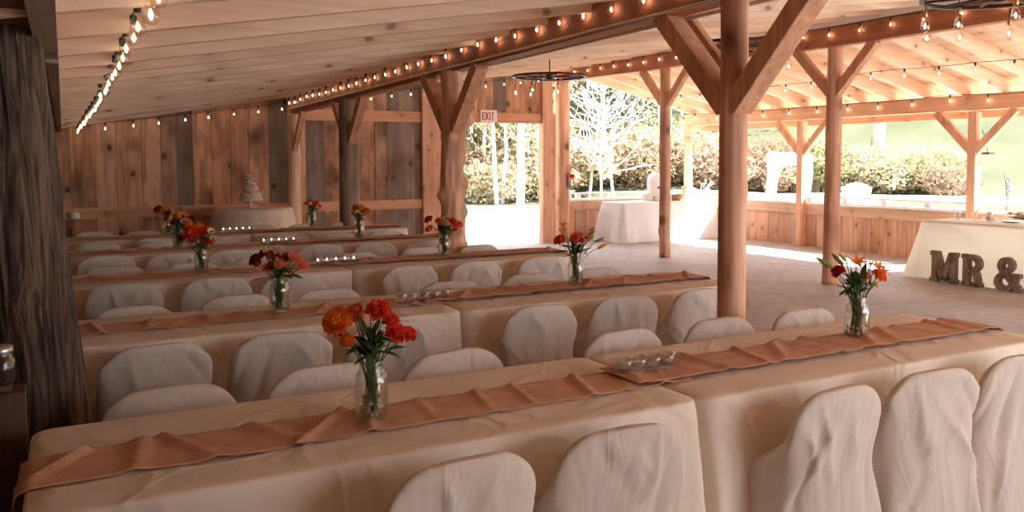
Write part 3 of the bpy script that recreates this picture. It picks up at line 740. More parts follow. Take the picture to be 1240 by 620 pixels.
b = bouquet(3.12, 2.56, [('bud',m_lgreen,-30,86,.04),('bud',m_lgreen,-14,88,.034),('bud',m_lgreen,-20,96,.028),('rose',PK,-22,80,.026),('daisy',PK,-27,76,.02),('lily',O,-1,90,.04),('lily',O,20,86,.03),('rose',O,21,76,.03),('lily',CO,31,80,.028),('daisy',YE,32,70,.026),('daisy',YE,25,62,.022),('rose',CO,14,72,.024)],
            [(-12,66,.08,.03),(10,84,.08,.03),(-18,62,.07,.03),(16,92,.06,.03),(4,70,.09,.04),(-5,78,.09,.03),(12,60,.07,.03)], .00368, 'bouquet of orange lilies, crimson bloom and green buds, right jar of the front row', 'clear mason jar with pebbles on the right front table', .187, .055, 34, seed=5)
fern(b, .05, .34, .12); fern(b, .08, .33, .12)
bouquet(.99, 4.47, [('rose',BU,-24,64,.035),('rose',BU,-18,70,.03),('daisy',RD_,-27,56,.03),('daisy',BU,10,66,.034),('pom',CR,-12,76,.024),('rose',CR,2,76,.026),('daisy',RD_,-9,54,.042),('pom',PE,4,58,.034),('pom',PE,20,68,.03),('pom',PE,27,54,.032),('rose',PE,24,63,.025),('rose',RD_,-6,68,.034)],
        [(22,44,.1,.06),(-30,40,.06,.02),(10,44,.08,.05),(-4,44,.08,.05)], .00436, 'bouquet of burgundy, red and peach blooms on the left of the second row', 'clear mason jar with pebbles on the left table of the second row', .188, .052, 20, seed=8)
bouquet(2.86, 4.5, [('rose',CO,3,56,.046),('rose',RD_,-18,54,.036),('lily',YE,-15,66,.03),('lily',O,-13,72,.028),('bud',m_lgreen,16,62,.026),('bud',m_lgreen,24,54,.03),('bud',YE,28,45,.036),('bud',m_lgreen,18,68,.018),('daisy',CO,12,58,.028)],
        [(12,44,.13,.06),(14,52,.08,.03),(-22,40,.08,.03),(-12,48,.08,.03),(20,58,.07,.025),(4,46,.1,.05)], .00527, 'bouquet with one coral rose, dark red rose and pointed green buds', 'clear mason jar on the right table of the second row', .185, .05, 22, seed=11)
bouquet(.86, 6.36, [('rose',RD_,-10,48,.05),('pom',O,-4,52,.045),('rose',RD_,3,48,.05),('pom',O,-14,54,.04),('rose',BU,-18,43,.036),('daisy',CR,14,50,.034),('daisy',CR,14,41,.03),('rose',RD_,9,36,.035),('rose',CR,-16,34,.025),('pom',RD_,-6,40,.04)],
        [(-10,30,.07,.03),(6,30,.08,.04)], .0059, 'bouquet of massed red and orange blooms with two cream ones, third row', 'clear mason jar on the left table of the third row', .175, .05, 20, seed=14)
bouquet(2.78, 6.4, [('rose',PK,-18,44,.034),('rose',CO,-17,33,.034),('rose',CO,-6,42,.032),('daisy',YE,3,46,.036),('rose',RD_,10,42,.03),('rose',RD_,14,37,.034),('rose',CO,18,39,.03),('daisy',RD_,12,33,.034)],
        [(-8,50,.09,.03),(0,52,.09,.03),(-12,34,.08,.03),(4,34,.1,.05),(-4,38,.1,.05)], .0069, 'bouquet of red and coral blooms round a yellow one, third row', 'clear mason jar in front of the gnarled post on the third row', .18, .052, 24, seed=17)
bouquet(.92, 8.26, [('daisy',O,-4,38,.05),('daisy',O,6,38,.05),('rose',CO,12,30,.04),('lily',YE,-11,28,.045),('daisy',WH,9,32,.03),('rose',BU,-4,30,.04)], [(4,26,.1,.05)], .0077, 'bouquet of orange gerberas and yellow lily on the left of the fourth row', 'clear mason jar on the left table of the fourth row', .185, .05, 20, seed=19)
bouquet(2.66, 8.3, [('pom',YE,-4,35,.045),('pom',YE,2,36,.045),('rose',CO,7,32,.048),('daisy',YE,-7,31,.04),('rose',CO,10,34,.03)], [(0,27,.1,.05),(-7,28,.08,.04)], .0086, 'bouquet of yellow and coral blooms beside the grey weathered post', 'clear mason jar on the right table of the fourth row', .185, .05, 20, seed=23)
bouquet(.99, 9.8, [('rose',O,-3,30,.05),('daisy',O,-9,28,.05),('daisy',WH,5,28,.03),('rose',BU,-11,31,.04),('daisy',WH,-3,34,.03),('rose',BU,1,27,.04)], [(-3,22,.1,.05)], .0089, 'bouquet of orange, dark and white blooms, left of the farthest row', 'clear mason jar on the left table of the farthest row', .19, .05, 20, seed=29)
bouquet(2.6, 9.9, [('rose',RD_,5,30,.034),('rose',CO,-7,29,.034),('bud',CO,2,32,.025),('daisy',RD_,8,26,.03)], [(-9,26,.1,.04),(-4,30,.1,.04),(6,28,.1,.04),(0,26,.1,.05),(9,22,.08,.03)], .0098, 'leafy bouquet with a few red blooms beside the cake table, farthest row', 'clear mason jar on the right table of the farthest row', .2, .05, 26, seed=31)

# glass candle trays
m_tray = thin_glass('tray_glass', (.98,.98,.97), .12)
def tray(x, y, rz, label, glow, n=4, L=.27):
    t = thing('candle_tray', label, 'candle holder', (x, y, TZ+.016), rz)
    b_ = MB().box(-L/2, L/2, -.042, .042, 0, .008)
    if n == 4:
        b_.box(-L/2, L/2, -.042, -.038, .008, .05).box(-L/2, L/2, .038, .042, .008, .05)
        for k in range(5): b_.box(-L/2+(L-.004)*k/4, -L/2+(L-.004)*k/4+.004, -.038, .038, .008, .05)
    b_.build('tray', m_tray, t)
    for k in range(n):
        cx = -L/2+L*(k+.5)/n; w = L/n*.5-.002
        pr = [(.001,.009),(w*.9,.009),(w,.014),(w,.048),(w*.93,.05),(w*.86,.048),(w*.85,.016),(.001,.014)]
        c = MB().lathe(pr, 20, (cx,0,0)).build('votive_cup', m_tray, t)
        MB().lathe([(.001,.017),(w*.7,.017),(w*.7,.024),(.001,.024)], 14, (cx,0,0)).build('candle', m_candle, c)
        if glow: MB().ball((cx,0,.034), .005, 6, 5, (1,1,1.7)).build('glow_dot', m_glow_dot, c)  # glowing ball added to give the cup its bright glint
    return t
m_glow_dot = emis('cup_glow_dot', (1,.8,.62), 3)
tray(1.94, 2.55, .02, 'rectangular clear glass tray of four candle cups on the front table seam', 0)
tray(1.81, 4.46, .03, 'clear glass candle tray of round cups on the second row seam', 0, 5, .34)
tray(1.86, 6.4, .02, 'clear glass candle tray with glinting cups on the third row seam', 1, 5, .36)
tray(1.84, 8.28, .02, 'clear glass candle tray with glinting cups on the fourth row seam', 1, 5, .36)
tray(1.72, 9.86, .02, 'clear glass candle tray with glinting cups on the farthest row', 1, 5, .36)

# ------------------------------------------------------------------ festoon lights
def bulb_meshes():
    sk = MB().lathe([(.001,0),(.011,0),(.013,-.004),(.013,-.034),(.0105,-.038)], 10).mesh('socket', m_black)
    gl = MB().lathe([(.0105,-.036),(.012,-.044),(.02,-.062),(.0265,-.084),(.0265,-.098),(.02,-.112),(.009,-.119),(.001,-.121)], 14).mesh('bulb', m_bulb)
    fi = MB().ball((0,0,-.088), .0068, 8, 6, (1,1,1.9)).mesh('filament', m_fil)
    return sk, gl, fi
SK, GL, FI = bulb_meshes()
def hang_bulb(par, x, y, z, sc=1.0):
    g = put('bulb', GL, par, (x, y, z)); g.scale = (sc,)*3
    put('socket', SK, g); put('filament', FI, g); return g
def festoon(label, pts, spacing, wob=.012, sag=.02, start=.1, sc=1.0):
    pts = [Vector(p) for p in pts]; t = thing('string_lights', label, 'string lights', tuple(pts[0]))
    o = pts[0].copy(); L = [0]
    for a, b_ in zip(pts, pts[1:]): L.append(L[-1]+(b_-a).length)
    def at(s):
        for i in range(len(pts)-1):
            if s <= L[i+1] or i == len(pts)-2:
                u = (s-L[i])/(L[i+1]-L[i]); return pts[i].lerp(pts[i+1], u)
    cord = []; s = 0; k = 0
    while s < L[-1]:
        p = at(s)-o; ph = ((s-start) % spacing)/spacing
        cord.append((p.x+wob*nz(s*2, 1), p.y, p.z+sag*.6*nz(s*.9, 5)+.006*abs(math.cos(ph*PI)))); s += spacing/4
    MB().tube(cord, .0045, 5).build('cord', m_black, t)
    s = start
    while s < L[-1]:
        p = at(s)-o; hang_bulb(t, p.x+wob*nz(s*2, 1), p.y, p.z+sag*.6*nz(s*.9, 5)+.004, sc*U(.95,1.05)); s += spacing*U(.93,1.07)
    return t
festoon('string of glowing bulbs hanging down the far left under the ceiling boards', [(.27,1.6,2.13),(.25,3.0,2.125),(.25,7,2.085),(.2,13.4,2.08)], .3, wob=.03)
festoon('string of glowing bulbs across the top of the back board wall', [(.1,13.45,2.05),(3.0,13.45,2.46),(5.8,13.45,2.84),(8.2,13.45,3.16)], .36, wob=.0)
festoon('string of glowing bulbs along the dark near beam', [(3.14,1.5,2.64),(3.14,7.4,2.61),(3.14,13.4,2.54)], .33, wob=.0, sag=.05)
festoon('string of bulbs along the beam over the concrete aisle', [(8.35,3.0,3.17),(8.35,7.4,3.17),(8.35,10.7,3.22),(8.35,14.0,3.27)], .42, wob=.0, sag=.04)
festoon('string of bulbs along the inner side of the eave beam', [(11.6,3.0,2.45),(11.6,7.6,2.47),(11.6,13.8,2.47)], .62, wob=.0, sag=.08)
festoon('string of bulbs swagged under the rafters between aisle beam and eave', [(10.0,3.0,2.80),(10.0,5.2,2.72),(10.0,7.5,2.76),(10.0,9.5,2.72),(10.0,13.8,2.74)], .5, wob=.0, sag=.05)
festoon('string of bulbs across the open gable end beside the doorway', [(8.7,13.9,3.02),(9.6,13.9,2.86),(10.8,13.9,2.62),(11.6,13.9,2.42)], .4, wob=0)

# ------------------------------------------------------------------ wagon wheel chandeliers
def wheel(x, y, z, label, rad=.52, n=9, ph=0.0):
    t = thing('wagon_wheel_chandelier', label, 'chandelier', (x, y, z))
    MB().lathe([(rad-.035,-.014),(rad,-.014),(rad,.014),(rad-.035,.014),(rad-.035,-.014)], 48).build('rim', m_iron, t)
    MB().lathe([(.001,-.05),(.05,-.045),(.06,0),(.05,.05),(.001,.055)], 16).build('hub', m_iron, t)
    for k in range(10):
        a = 2*PI*k/10+ph; MB().tube([(.05*math.cos(a),.05*math.sin(a),0),((rad-.04)*math.cos(a),(rad-.04)*math.sin(a),0)], .009, 6).build('spoke', m_iron, t)
    zt = zr(x)-z
    MB().tube([(0,0,.05),(0,0,zt+.02)], .008, 6).build('hanging_rod', m_iron, t)
    for k in range(n):
        a = 2*PI*(k+.3)/n+ph; px, py = (rad-.02)*math.cos(a), (rad-.02)*math.sin(a); dl = U(.07,.12)
        c = MB().tube([(px,py,-.02),(px,py,-.02-dl)], .004, 5).build('pendant_cord', m_black, t)
        MB().lathe([(.001,0),(.012,0),(.017,-.006),(.017,-.045),(.013,-.05)], 10, (px,py,-.02-dl)).build('brass_socket', m_brass, c)
        g = put('bulb', GL, c, (px, py, -.035-dl)); g.scale = (1.15,)*3; put('filament', FI, g)
wheel(6.0, 10.1, 2.72, 'wagon wheel chandelier with hanging bulbs farthest, near the exit doorway')
wheel(6.0, 6.43, 2.70, 'wagon wheel chandelier half hidden behind the smooth foreground post', ph=.4)
wheel(6.0, 3.75, 2.74, 'wagon wheel chandelier at the upper right whose hanging bulbs show', ph=.2)

# ------------------------------------------------------------------ exit sign
es = thing('exit_sign', 'white exit sign with red letters on the door header', 'sign', (6.77, YB-.05, 2.245))
MB().box(-.165, .165, -.02, 0, 0, .215).build('panel', m_signw, es, bevel=.004)
lt = MB(); yf = -.026
def lb(x0, x1, z0, z1): lt.box(x0, x1, yf, yf+.006, z0, z1)
z0, z1, tk = .04, .175, .016
x = -.135; lb(x, x+tk, z0, z1)
for zz in (z0, (z0+z1)/2-.008, z1-.016): lb(x, x+.056, zz, zz+.016)
x = -.066
lt.bar((x, yf+.003, z0), (x+.056, yf+.003, z1), .006, .018, upv=(1,0,-.3)); lt.bar((x+.056, yf+.003, z0), (x, yf+.003, z1), .006, .018, upv=(1,0,.3))
lb(.012, .012+tk, z0, z1)
lb(.044, .108, z1-.016, z1); lb(.068, .068+tk, z0, z1)
lt.build('lettering', m_red, es)

# ------------------------------------------------------------------ cake table and cake
ct = thing('round_table', 'small round table under a draped cloth holding the cake by the back wall', 'table', (2.47, 12.75, 0))
MB().lathe([(.001,.835),(.55,.835),(.55,.86),(.001,.86)], 32).build('tabletop', m_white, ct)
MB().tube([(0,0,0),(0,0,.834)], .04, 10).build('pedestal', m_iron, ct)
def round_cloth(x, y, r, zt, seed, n=160):
    mb = MB(); rings = []
    for sc in (.02,.5,.95,1.0): rings.append([(r*sc*math.cos(2*PI*k/n), r*sc*math.sin(2*PI*k/n), zt) for k in range(n)])
    for j in range(1, 22):
        s = j/21; rg = []
        for k in range(n):
            a = 2*PI*k/n; w = math.sin(a*17+2*nz(math.cos(a)*2, math.sin(a)*2, seed))*(.6+.5*nz(math.cos(a)*3, math.sin(a)*3, seed+5))
            rr = r+.012+.1*s+.045*s**1.1*w; rg.append((rr*math.cos(a), rr*math.sin(a), zt-.01-(zt-.022)*s))
        rings.append(rg)
    f = [tuple(range(n))]
    for j in range(len(rings)-1):
        for k in range(n): k2 = (k+1) % n; f.append((j*n+k, (j+1)*n+k, (j+1)*n+k2, j*n+k2))
    mb.add([p for r_ in rings for p in r_], f, 0, True); return mb
tag(round_cloth(0, 0, .56, .877, 3).build('tablecloth', m_cloth, None, (2.47, 12.75, 0)), 'pleated cream round tablecloth on the cake table', 'tablecloth')
ck = thing('wedding_cake', 'small three tier cream cake with flowers on a pedestal stand', 'cake', (2.43, 12.7, .88))
MB().lathe([(.001,0),(.08,0),(.075,.012),(.018,.02),(.015,.085),(.03,.1),(.17,.106),(.172,.118),(.001,.118)], 28).build('cake_stand', m_candle, ck)
for (r, z0_, z1_) in ((.15,.119,.21),(.11,.21,.305),(.07,.305,.375)):
    tr_ = MB().lathe([(.001,z0_),(r,z0_),(r,z1_-.008),(r-.008,z1_),(.001,z1_)], 32).build('cake_tier', m_cream, ck)
    d = MB()
    pr_ = [((r+.004+.004*math.cos(k*PI))*math.cos(2*PI*k/44), (r+.004+.004*math.cos(k*PI))*math.sin(2*PI*k/44), z0_+.012) for k in range(45)]
    d.tube(pr_, [.013+.003*math.cos(k*PI) for k in range(45)], 8)
    d.build('icing_border', m_white_p, tr_)
for i, (a, z_, mt, rr, rad) in enumerate(((3.9,.25,PE,.12,.026),(4.4,.21,PE,.15,.03),(5.2,.23,WH,.14,.028),(3.5,.3,WH,.1,.026),(4.9,.31,PE,.09,.024),(5.8,.2,WH,.16,.03),(4.1,.37,WH,.06,.03),(5.0,.4,WH,.04,.032),(3.2,.42,CR,.05,.03),(1,.41,WH,.03,.032),(4.0,.46,WH,.05,.024),(3.6,.48,CR,.08,.02))):
    o = rose(rad); o.build('sugar_flower', mt, ck, (rr*math.cos(a), rr*math.sin(a), z_))
# small pale fixture at the end of the low girt
tag(MB().lathe([(.001,0),(.06,0),(.065,.02),(.065,.08),(.05,.1),(.001,.105)], 18).build('wall_fixture', m_candle, None, (.13, YB-.1, .745)), 'small pale round fixture at the left end of the low wall rail', 'lamp')

# ------------------------------------------------------------------ serving table (white) with things on it
stt = thing('serving_table', 'long white covered serving table against the rear half wall', 'table', (10.3, 13.15, 0))
MB().box(-1.1, 1.1, -.34, .34, TZ-.035, TZ-.005).build('tabletop', m_white, stt)
for sx in (-1, 1):
    for sy in (-1, 1): MB().tube([(sx*.9, sy*.25, 0), (sx*.9, sy*.25, TZ-.036)], .014, 8).build('leg', m_tin, stt)
tag(cloth_mesh(9.18, 11.42, 12.8, 13.5, TZ, 31, amp=.9, corner=.1, flare=.09).build('tablecloth', m_cloth3), 'white cloth hanging to the floor on the serving table behind the knotty post', 'tablecloth')
m_lant = plain('white_metalwork', (.85,.85,.88), .5)
m_crate = wood('pale_crate', [(.72,.62,.5),(.66,.56,.45)], 'X', knots=.3, dark=(.35,.27,.2))
m_wick = plain('wicker', (.42,.26,.14), .8, noise_amt=.5, nscale=60, bump=.8, bscale=90)
m_kraft = plain('kraft_card', (.5,.33,.2), .8)
def lantern(x, y, z):
    t = thing('card_box', 'white dome topped birdcage card box standing on the serving table', 'card box', (x, y, z))
    MB().lathe([(.001,0),(.15,0),(.155,.03),(.15,.035),(.15,.26),(.158,.265),(.15,.3),(.125,.35),(.07,.4),(.02,.42),(.012,.45),(.001,.46)], 24).build('dome', m_lant, t)
    for k in range(16):
        a = 2*PI*k/16; MB().tube([(.153*math.cos(a),.153*math.sin(a),.03),(.153*math.cos(a),.153*math.sin(a),.265)], .006, 5).build('bar', m_white, t)
    MB().box(-.05, .05, -.162, -.15, .1, .14).build('slot_frame', m_iron, t)
lantern(10.28, 13.25, TZ+.14)
def crate(x, y, z, w, d, h, label, mt=m_crate):
    t = thing('wooden_crate', label, 'crate', (x, y, z))
    MB().box(-w/2, w/2, -d/2, d/2, 0, .012).build('base', mt, t)
    s = MB(); n = 3
    for k in range(n):
        a = .012+(h-.012)*k/n; b_ = a+(h-.012)/n-.006
        s.box(-w/2, w/2, -d/2-.01, -d/2, a, b_, R01()); s.box(-w/2, w/2, d/2, d/2+.01, a, b_, R01())
        s.box(-w/2-.01, -w/2, -d/2-.01, d/2+.01, a, b_, R01()); s.box(w/2, w/2+.01, -d/2-.01, d/2+.01, a, b_, R01())
    s.build('slat_side', mt, t)
    return t
crate(10.28, 13.25, TZ+.004, .36, .34, .12, 'low pale wooden crate under the white birdcage box')
crate(10.28, 12.99, TZ+.004, .3, .1, .14, 'pale wooden crate standing at the front of the serving table')
bk = thing('basket', 'low brown wicker basket left of the knotty post on the serving table', 'basket', (10.64, 13.05, TZ+.004))
MB().lathe([(.001,0),(.1,0),(.13,.04),(.135,.11),(.142,.115),(.135,.12),(.12,.11),(.115,.04),(.001,.02)], 24).build('bowl', m_wick, bk)
hb = thing('gift_box', 'tall brown box on the serving table right of the knotty post', 'box', (11.03, 13.22, TZ+.004))
MB().box(-.06, .06, -.06, .06, 0, .24).build('body', m_kraft, hb, bevel=.004); MB().box(-.065, .065, -.065, .065, .24, .27).build('lid', m_kraft, hb, bevel=.003)
pt = thing('pitcher', 'white pitcher beside the tall brown box on the serving table', 'pitcher', (11.2, 13.2, TZ+.004))
MB().lathe([(.001,0),(.06,0),(.075,.04),(.07,.12),(.045,.18),(.055,.23),(.05,.23),(.04,.18),(.065,.12),(.001,.02)], 22).build('body', m_lant, pt)
MB().tube([(.065,0,.07),(.11,0,.1),(.11,0,.17),(.05,0,.2)], .008, 6).build('handle', m_lant, pt)
# white branch decoration
wd = MB(); rnd = random.Random(4)
for k in range(16):
    a = rnd.uniform(0, 2*PI); p = Vector((0,0,.08)); pts = [tuple(p)]; d = Vector((math.cos(a)*.5, math.sin(a)*.5, 1))
    for j in range(6): d += Vector((rnd.uniform(-.4,.4), rnd.uniform(-.4,.4), rnd.uniform(-.45,.1))); p = p+d.normalized()*.06; pts.append(tuple(p))
    wd.tube(pts, [.005,.005,.004,.004,.003,.003,.002], 5)
    for j in range(3, 7): wd.ball(pts[j], .014, 6, 4)
wt = thing('branch_arrangement', 'vase of white painted branches at the right of the serving table', 'decoration', (11.36, 13.1, TZ+.004))
wd.build('branches', m_lant, wt); MB().lathe([(.001,0),(.05,0),(.06,.05),(.04,.1),(.045,.11),(.03,.09),(.001,.02)], 16).build('vase', m_lant, wt)
# tin cone with flower on the doorway post
tc_ = thing('hanging_tin', 'tin vase with coral flower hung on the doorway post', 'vase', (8.49, 13.55, 1.05))
MB().lathe([(.001,-.02),(.03,-.02),(.045,.16),(.047,.165),(.04,.16),(.001,0)], 18).build('tin', m_tin, tc_)
MB().tube([(-.04,0,.16),(-.02,-.02,.26),(0,0,.34),(.02,-.02,.26),(.04,0,.16)], .004, 5).build('handle', m_tin, tc_)
MB().box(-.04, .05, .02, .045, .18, .42).build('hanging_board', m_stud, tc_)
for (dx, dz, mt, r_) in ((-.02,.19,CO,.045),(.03,.2,RD_,.04),(.02,.155,CO,.036),(-.03,.24,CO,.035)):
    f_ = daisy(r_) if mt is CO else rose(r_); f_.xf(Matrix.Rotation(.9, 4, 'X')); f_.build('flower', mt, tc_, (dx, -.04, dz))

# ------------------------------------------------------------------ head table with letters
ht = thing('head_table', 'long head table at the right under a sheer ivory cloth', 'table', (10.35, 5.75, 0))
MB().box(-.34, .34, -1.45, 1.45, TZ-.035, TZ-.005).build('tabletop', m_white, ht)
for sx in (-1, 1):
    for sy in (-1, 0, 1): MB().tube([(sx*.25, sy*1.25, 0), (sx*.25, sy*1.25, TZ-.036)], .014, 8).build('leg', m_tin, ht)
    MB().tube([(sx*.25, -.1, .1), (sx*.25, 1.2, .7)], .012, 6).build('strut', m_tin, ht)
tag(cloth_mesh(10.0, 10.72, 4.3, 7.22, TZ, 41, amp=.55, corner=.13, flare=.10).build('tablecloth', m_cloth2), 'sheer ivory cloth on the head table behind the standing letters', 'tablecloth')
m_topcl = plain('lilac_shadowed_topper', (.62,.6,.62), .8)
m_marq = wood('marquee_wood', [(.36,.28,.22),(.43,.34,.27)], 'Y', knots=0, dark=(.12,.08,.055), contrast=.7, gs=9, along=1.5)
m_marq2 = plain('marquee_edge', (.2,.14,.1), .6, .3)
def ribbon(mb, pts, w, y0, y1):
    """flat stroke of width w in xz, extruded in y"""
    n = len(pts)
    L, Rr = [], []
    for i, p in enumerate(pts):
        a = pts[max(0, i-1)]; b_ = pts[min(n-1, i+1)]; dx, dz = b_[0]-a[0], b_[1]-a[1]; l = math.hypot(dx, dz) or 1
        ww = w[i] if isinstance(w, list) else w
        L.append((p[0]-dz/l*ww/2, p[1]+dx/l*ww/2)); Rr.append((p[0]+dz/l*ww/2, p[1]-dx/l*ww/2))
    v = [(q[0], y, q[1]) for y in (y0, y1) for side in (L, Rr) for q in side]; f = []
    for i in range(n-1):
        f += [(i, n+i, n+i+1, i+1), (2*n+i, 2*n+i+1, 3*n+i+1, 3*n+i), (i, i+1, 2*n+i+1, 2*n+i), (n+i, 3*n+i, 3*n+i+1, n+i+1)]
    f += [(0, 2*n, 3*n, n), (n-1, 2*n-1, 4*n-1, 3*n-1)]
    mb.add(v, f, .3)
def letter(kind, x, y, rz, label):
    t = thing('marquee_letter', label, 'letter', (x, y, 0), rz); H = .385
    for (nm, mt, grow, ya, yb) in (('face', m_marq, 0, -.028, -.022), ('edge', m_marq2, .012, -.04, .03)):
        m_ = MB(); g = grow
        def st(pts, w): ribbon(m_, pts, [q+g for q in w] if isinstance(w, list) else w+g, ya if nm == 'edge' else -.046, yb if nm == 'edge' else -.040)
        if kind == 'M':
            for sx in (-1, 1):
                st([(sx*.125,0),(sx*.125,H)], .062); st([(sx*.13-.056,.024),(sx*.13+.056,.024)], .048); st([(sx*.13+.05*sx,H-.022),(sx*.13-.04*sx,H-.022)], .044)
                st([(sx*.115,H-.01),(0,.03)], .075)
        if kind == 'R':
            st([(-.07,0),(-.07,H)], .07); st([(-.13,.024),(-.015,.024)], .048); st([(-.13,H-.022),(-.03,H-.022)], .044)
            arc_ = [(-.05,H-.03),(.0,H-.03)]+[(.01+.075*math.sin(a), H-.105+.075*math.cos(a)) for a in [PI*k/10 for k in range(11)]]+[(-.05,H-.18)]
            st(arc_, .058)
            st([(.0,.2),(.055,.15),(.07,.08),(.075,0)], .062); st([(.03,.024),(.13,.024)], .046)
        if kind == '&':
            pts = []
            ctl = [(.14,.04),(.05,.13),(-.06,.25),(-.075,.31),(-.04,.36),(.01,.365),(.05,.33),(.045,.275),(-.02,.215),(-.09,.16),(-.115,.10),(-.085,.045),(-.02,.025),(.045,.05),(.085,.11),(.11,.185)]
            for i in range(len(ctl)-1):
                p0, p1, p2, p3 = ctl[max(0, i-1)], ctl[i], ctl[i+1], ctl[min(len(ctl)-1, i+2)]
                for k in range(4):
                    u = k/4; pts.append(tuple(.5*((2*p1[j])+(-p0[j]+p2[j])*u+(2*p0[j]-5*p1[j]+4*p2[j]-p3[j])*u*u+(-p0[j]+3*p1[j]-3*p2[j]+p3[j])*u**3) for j in range(2)))
            pts.append(ctl[-1]); st(pts, .056); st([(.06,.19),(.165,.19)], .04); st([(.09,.022),(.19,.022)], .044)
        m_.build(nm, mt, t)
    return t
for k, yy, lab in (('M', 6.71, 'dark wooden standing letter M leaning at the head table, leftmost letter'), ('R', 6.34, 'dark wooden standing letter R between the M and the ampersand'), ('&', 5.91, 'dark wooden standing ampersand, rightmost of the three characters')):
    letter(k, 9.78, yy, -PI/2-.02, lab)
cn = thing('pillar_candle', 'white pillar candle in a glass dish on the head table', 'candle', (10.42, 6.55, TZ+.004))
MB().lathe([(.001,.012),(.035,.012),(.035,.12),(.03,.125),(.001,.12)], 18).build('candle', m_candle, cn)
MB().lathe([(.001,0),(.07,0),(.08,.01),(.085,.055),(.08,.055),(.075,.012),(.001,.01)], 22).build('glass_dish', m_glass, cn)
for (x, y, lab) in ((10.36, 6.95, 'small clear tumbler on the head table beside the square post'), (10.5, 6.8, 'small clear tumbler behind the pillar candle on the head table')):
    tag(MB().lathe([(.001,0),(.03,0),(.038,.1),(.036,.1),(.028,.006),(.001,.006)], 16).build('tumbler', m_glass, None, (x, y, TZ+.004)), lab, 'glass')
hbq = thing('bouquet', 'posy of cream and white roses lying at the right end of head table', 'bouquet', (10.32, 6.1, TZ+.03))
rnd = random.Random(9)
for i in range(13):
    a = rnd.uniform(0, 2*PI); q = rnd.uniform(0,.1); o = rose(rnd.uniform(.035,.045)); o.build('rose', [CR, WH, WH][i % 3], hbq, (q*math.cos(a), q*math.sin(a)*1.5, .03+rnd.uniform(0,.06)))
lv = MB()
for i in range(18):
    a = rnd.uniform(0, 2*PI); leafmesh(lv, (.05*math.cos(a), .08*math.sin(a), .03), (math.cos(a), math.sin(a), .7), .09, .04)
lv.build('foliage', m_green, hbq)['kind'] = 'stuff'
pl = thing('plate', 'flat grey plate on the head table beside the posy', 'plate', (10.5, 6.32, TZ+.004))
MB().lathe([(.001,0),(.07,0),(.11,.014),(.107,.018),(.07,.005),(.001,.005)], 28).build('dish', m_tin, pl)

# jar lantern hung at the left
jl = thing('jar_lantern', 'glass mason jar with metal lid hung left of the cedar trunk', 'jar', (-.19, 3.0, .885))
MB().lathe([(.001,0),(.036,0),(.042,.012),(.042,.075),(.034,.088),(.034,.1)], 20).build('glass', m_glass, jl)
MB().lathe([(.036,.095),(.038,.097),(.038,.118),(.001,.12)], 20).build('lid', m_tin, jl)
MB().tube([(0,0,.12),(0,0,.16),(-.1,0,.17)], .004, 5).build('hook', m_iron, jl)
MB().box(-.09, .03, -.03, .05, -.02, -.003).build('shelf', m_dkwood, jl)
tag(MB().box(-.25,-.125, 2.96, 3.08, 0, .86, .2).build('post_stub', m_dkwood), 'dark squared post stub under the jar lantern at the left edge', 'post')

# ------------------------------------------------------------------ outdoors
def terr(x, y):
    d = math.hypot(x, y); b_ = math.atan2(x, y)                 # bearing from depth axis
    k = max(0.0, d-44)
    h = -.06+.5*k+.9*nz(x*.03, y*.03)*min(1, k/20)
    q = min(1, max(0, (.80-b_)/.3)); k2 = max(0.0, d-33); h2 = -.06+.34*k2+.6*nz(x*.05, y*.05)*min(1, k2/10)
    h = h+(max(h, h2)-h)*q*q*(3-2*q)
    return min(h, 26+nz(x*.05,y*.05)*2)
def ground():
    xs = []; v = []; f = []; nr, na = 90, 110
    for i in range(nr+1):
        d = 0.5*1.0665**i*(1) if i else .0
        for j in range(na+1):
            a = -1.2+3.2*j/na
            x, y = math.sin(a)*d, math.cos(a)*d; v.append((x, y, -.14 if d < 14.5 else terr(x, y)))
    for i in range(nr):
        for j in range(na): p = i*(na+1)+j; f.append((p, p+na+1, p+na+2, p+1))
    return MB().add(v, f, 0, True)
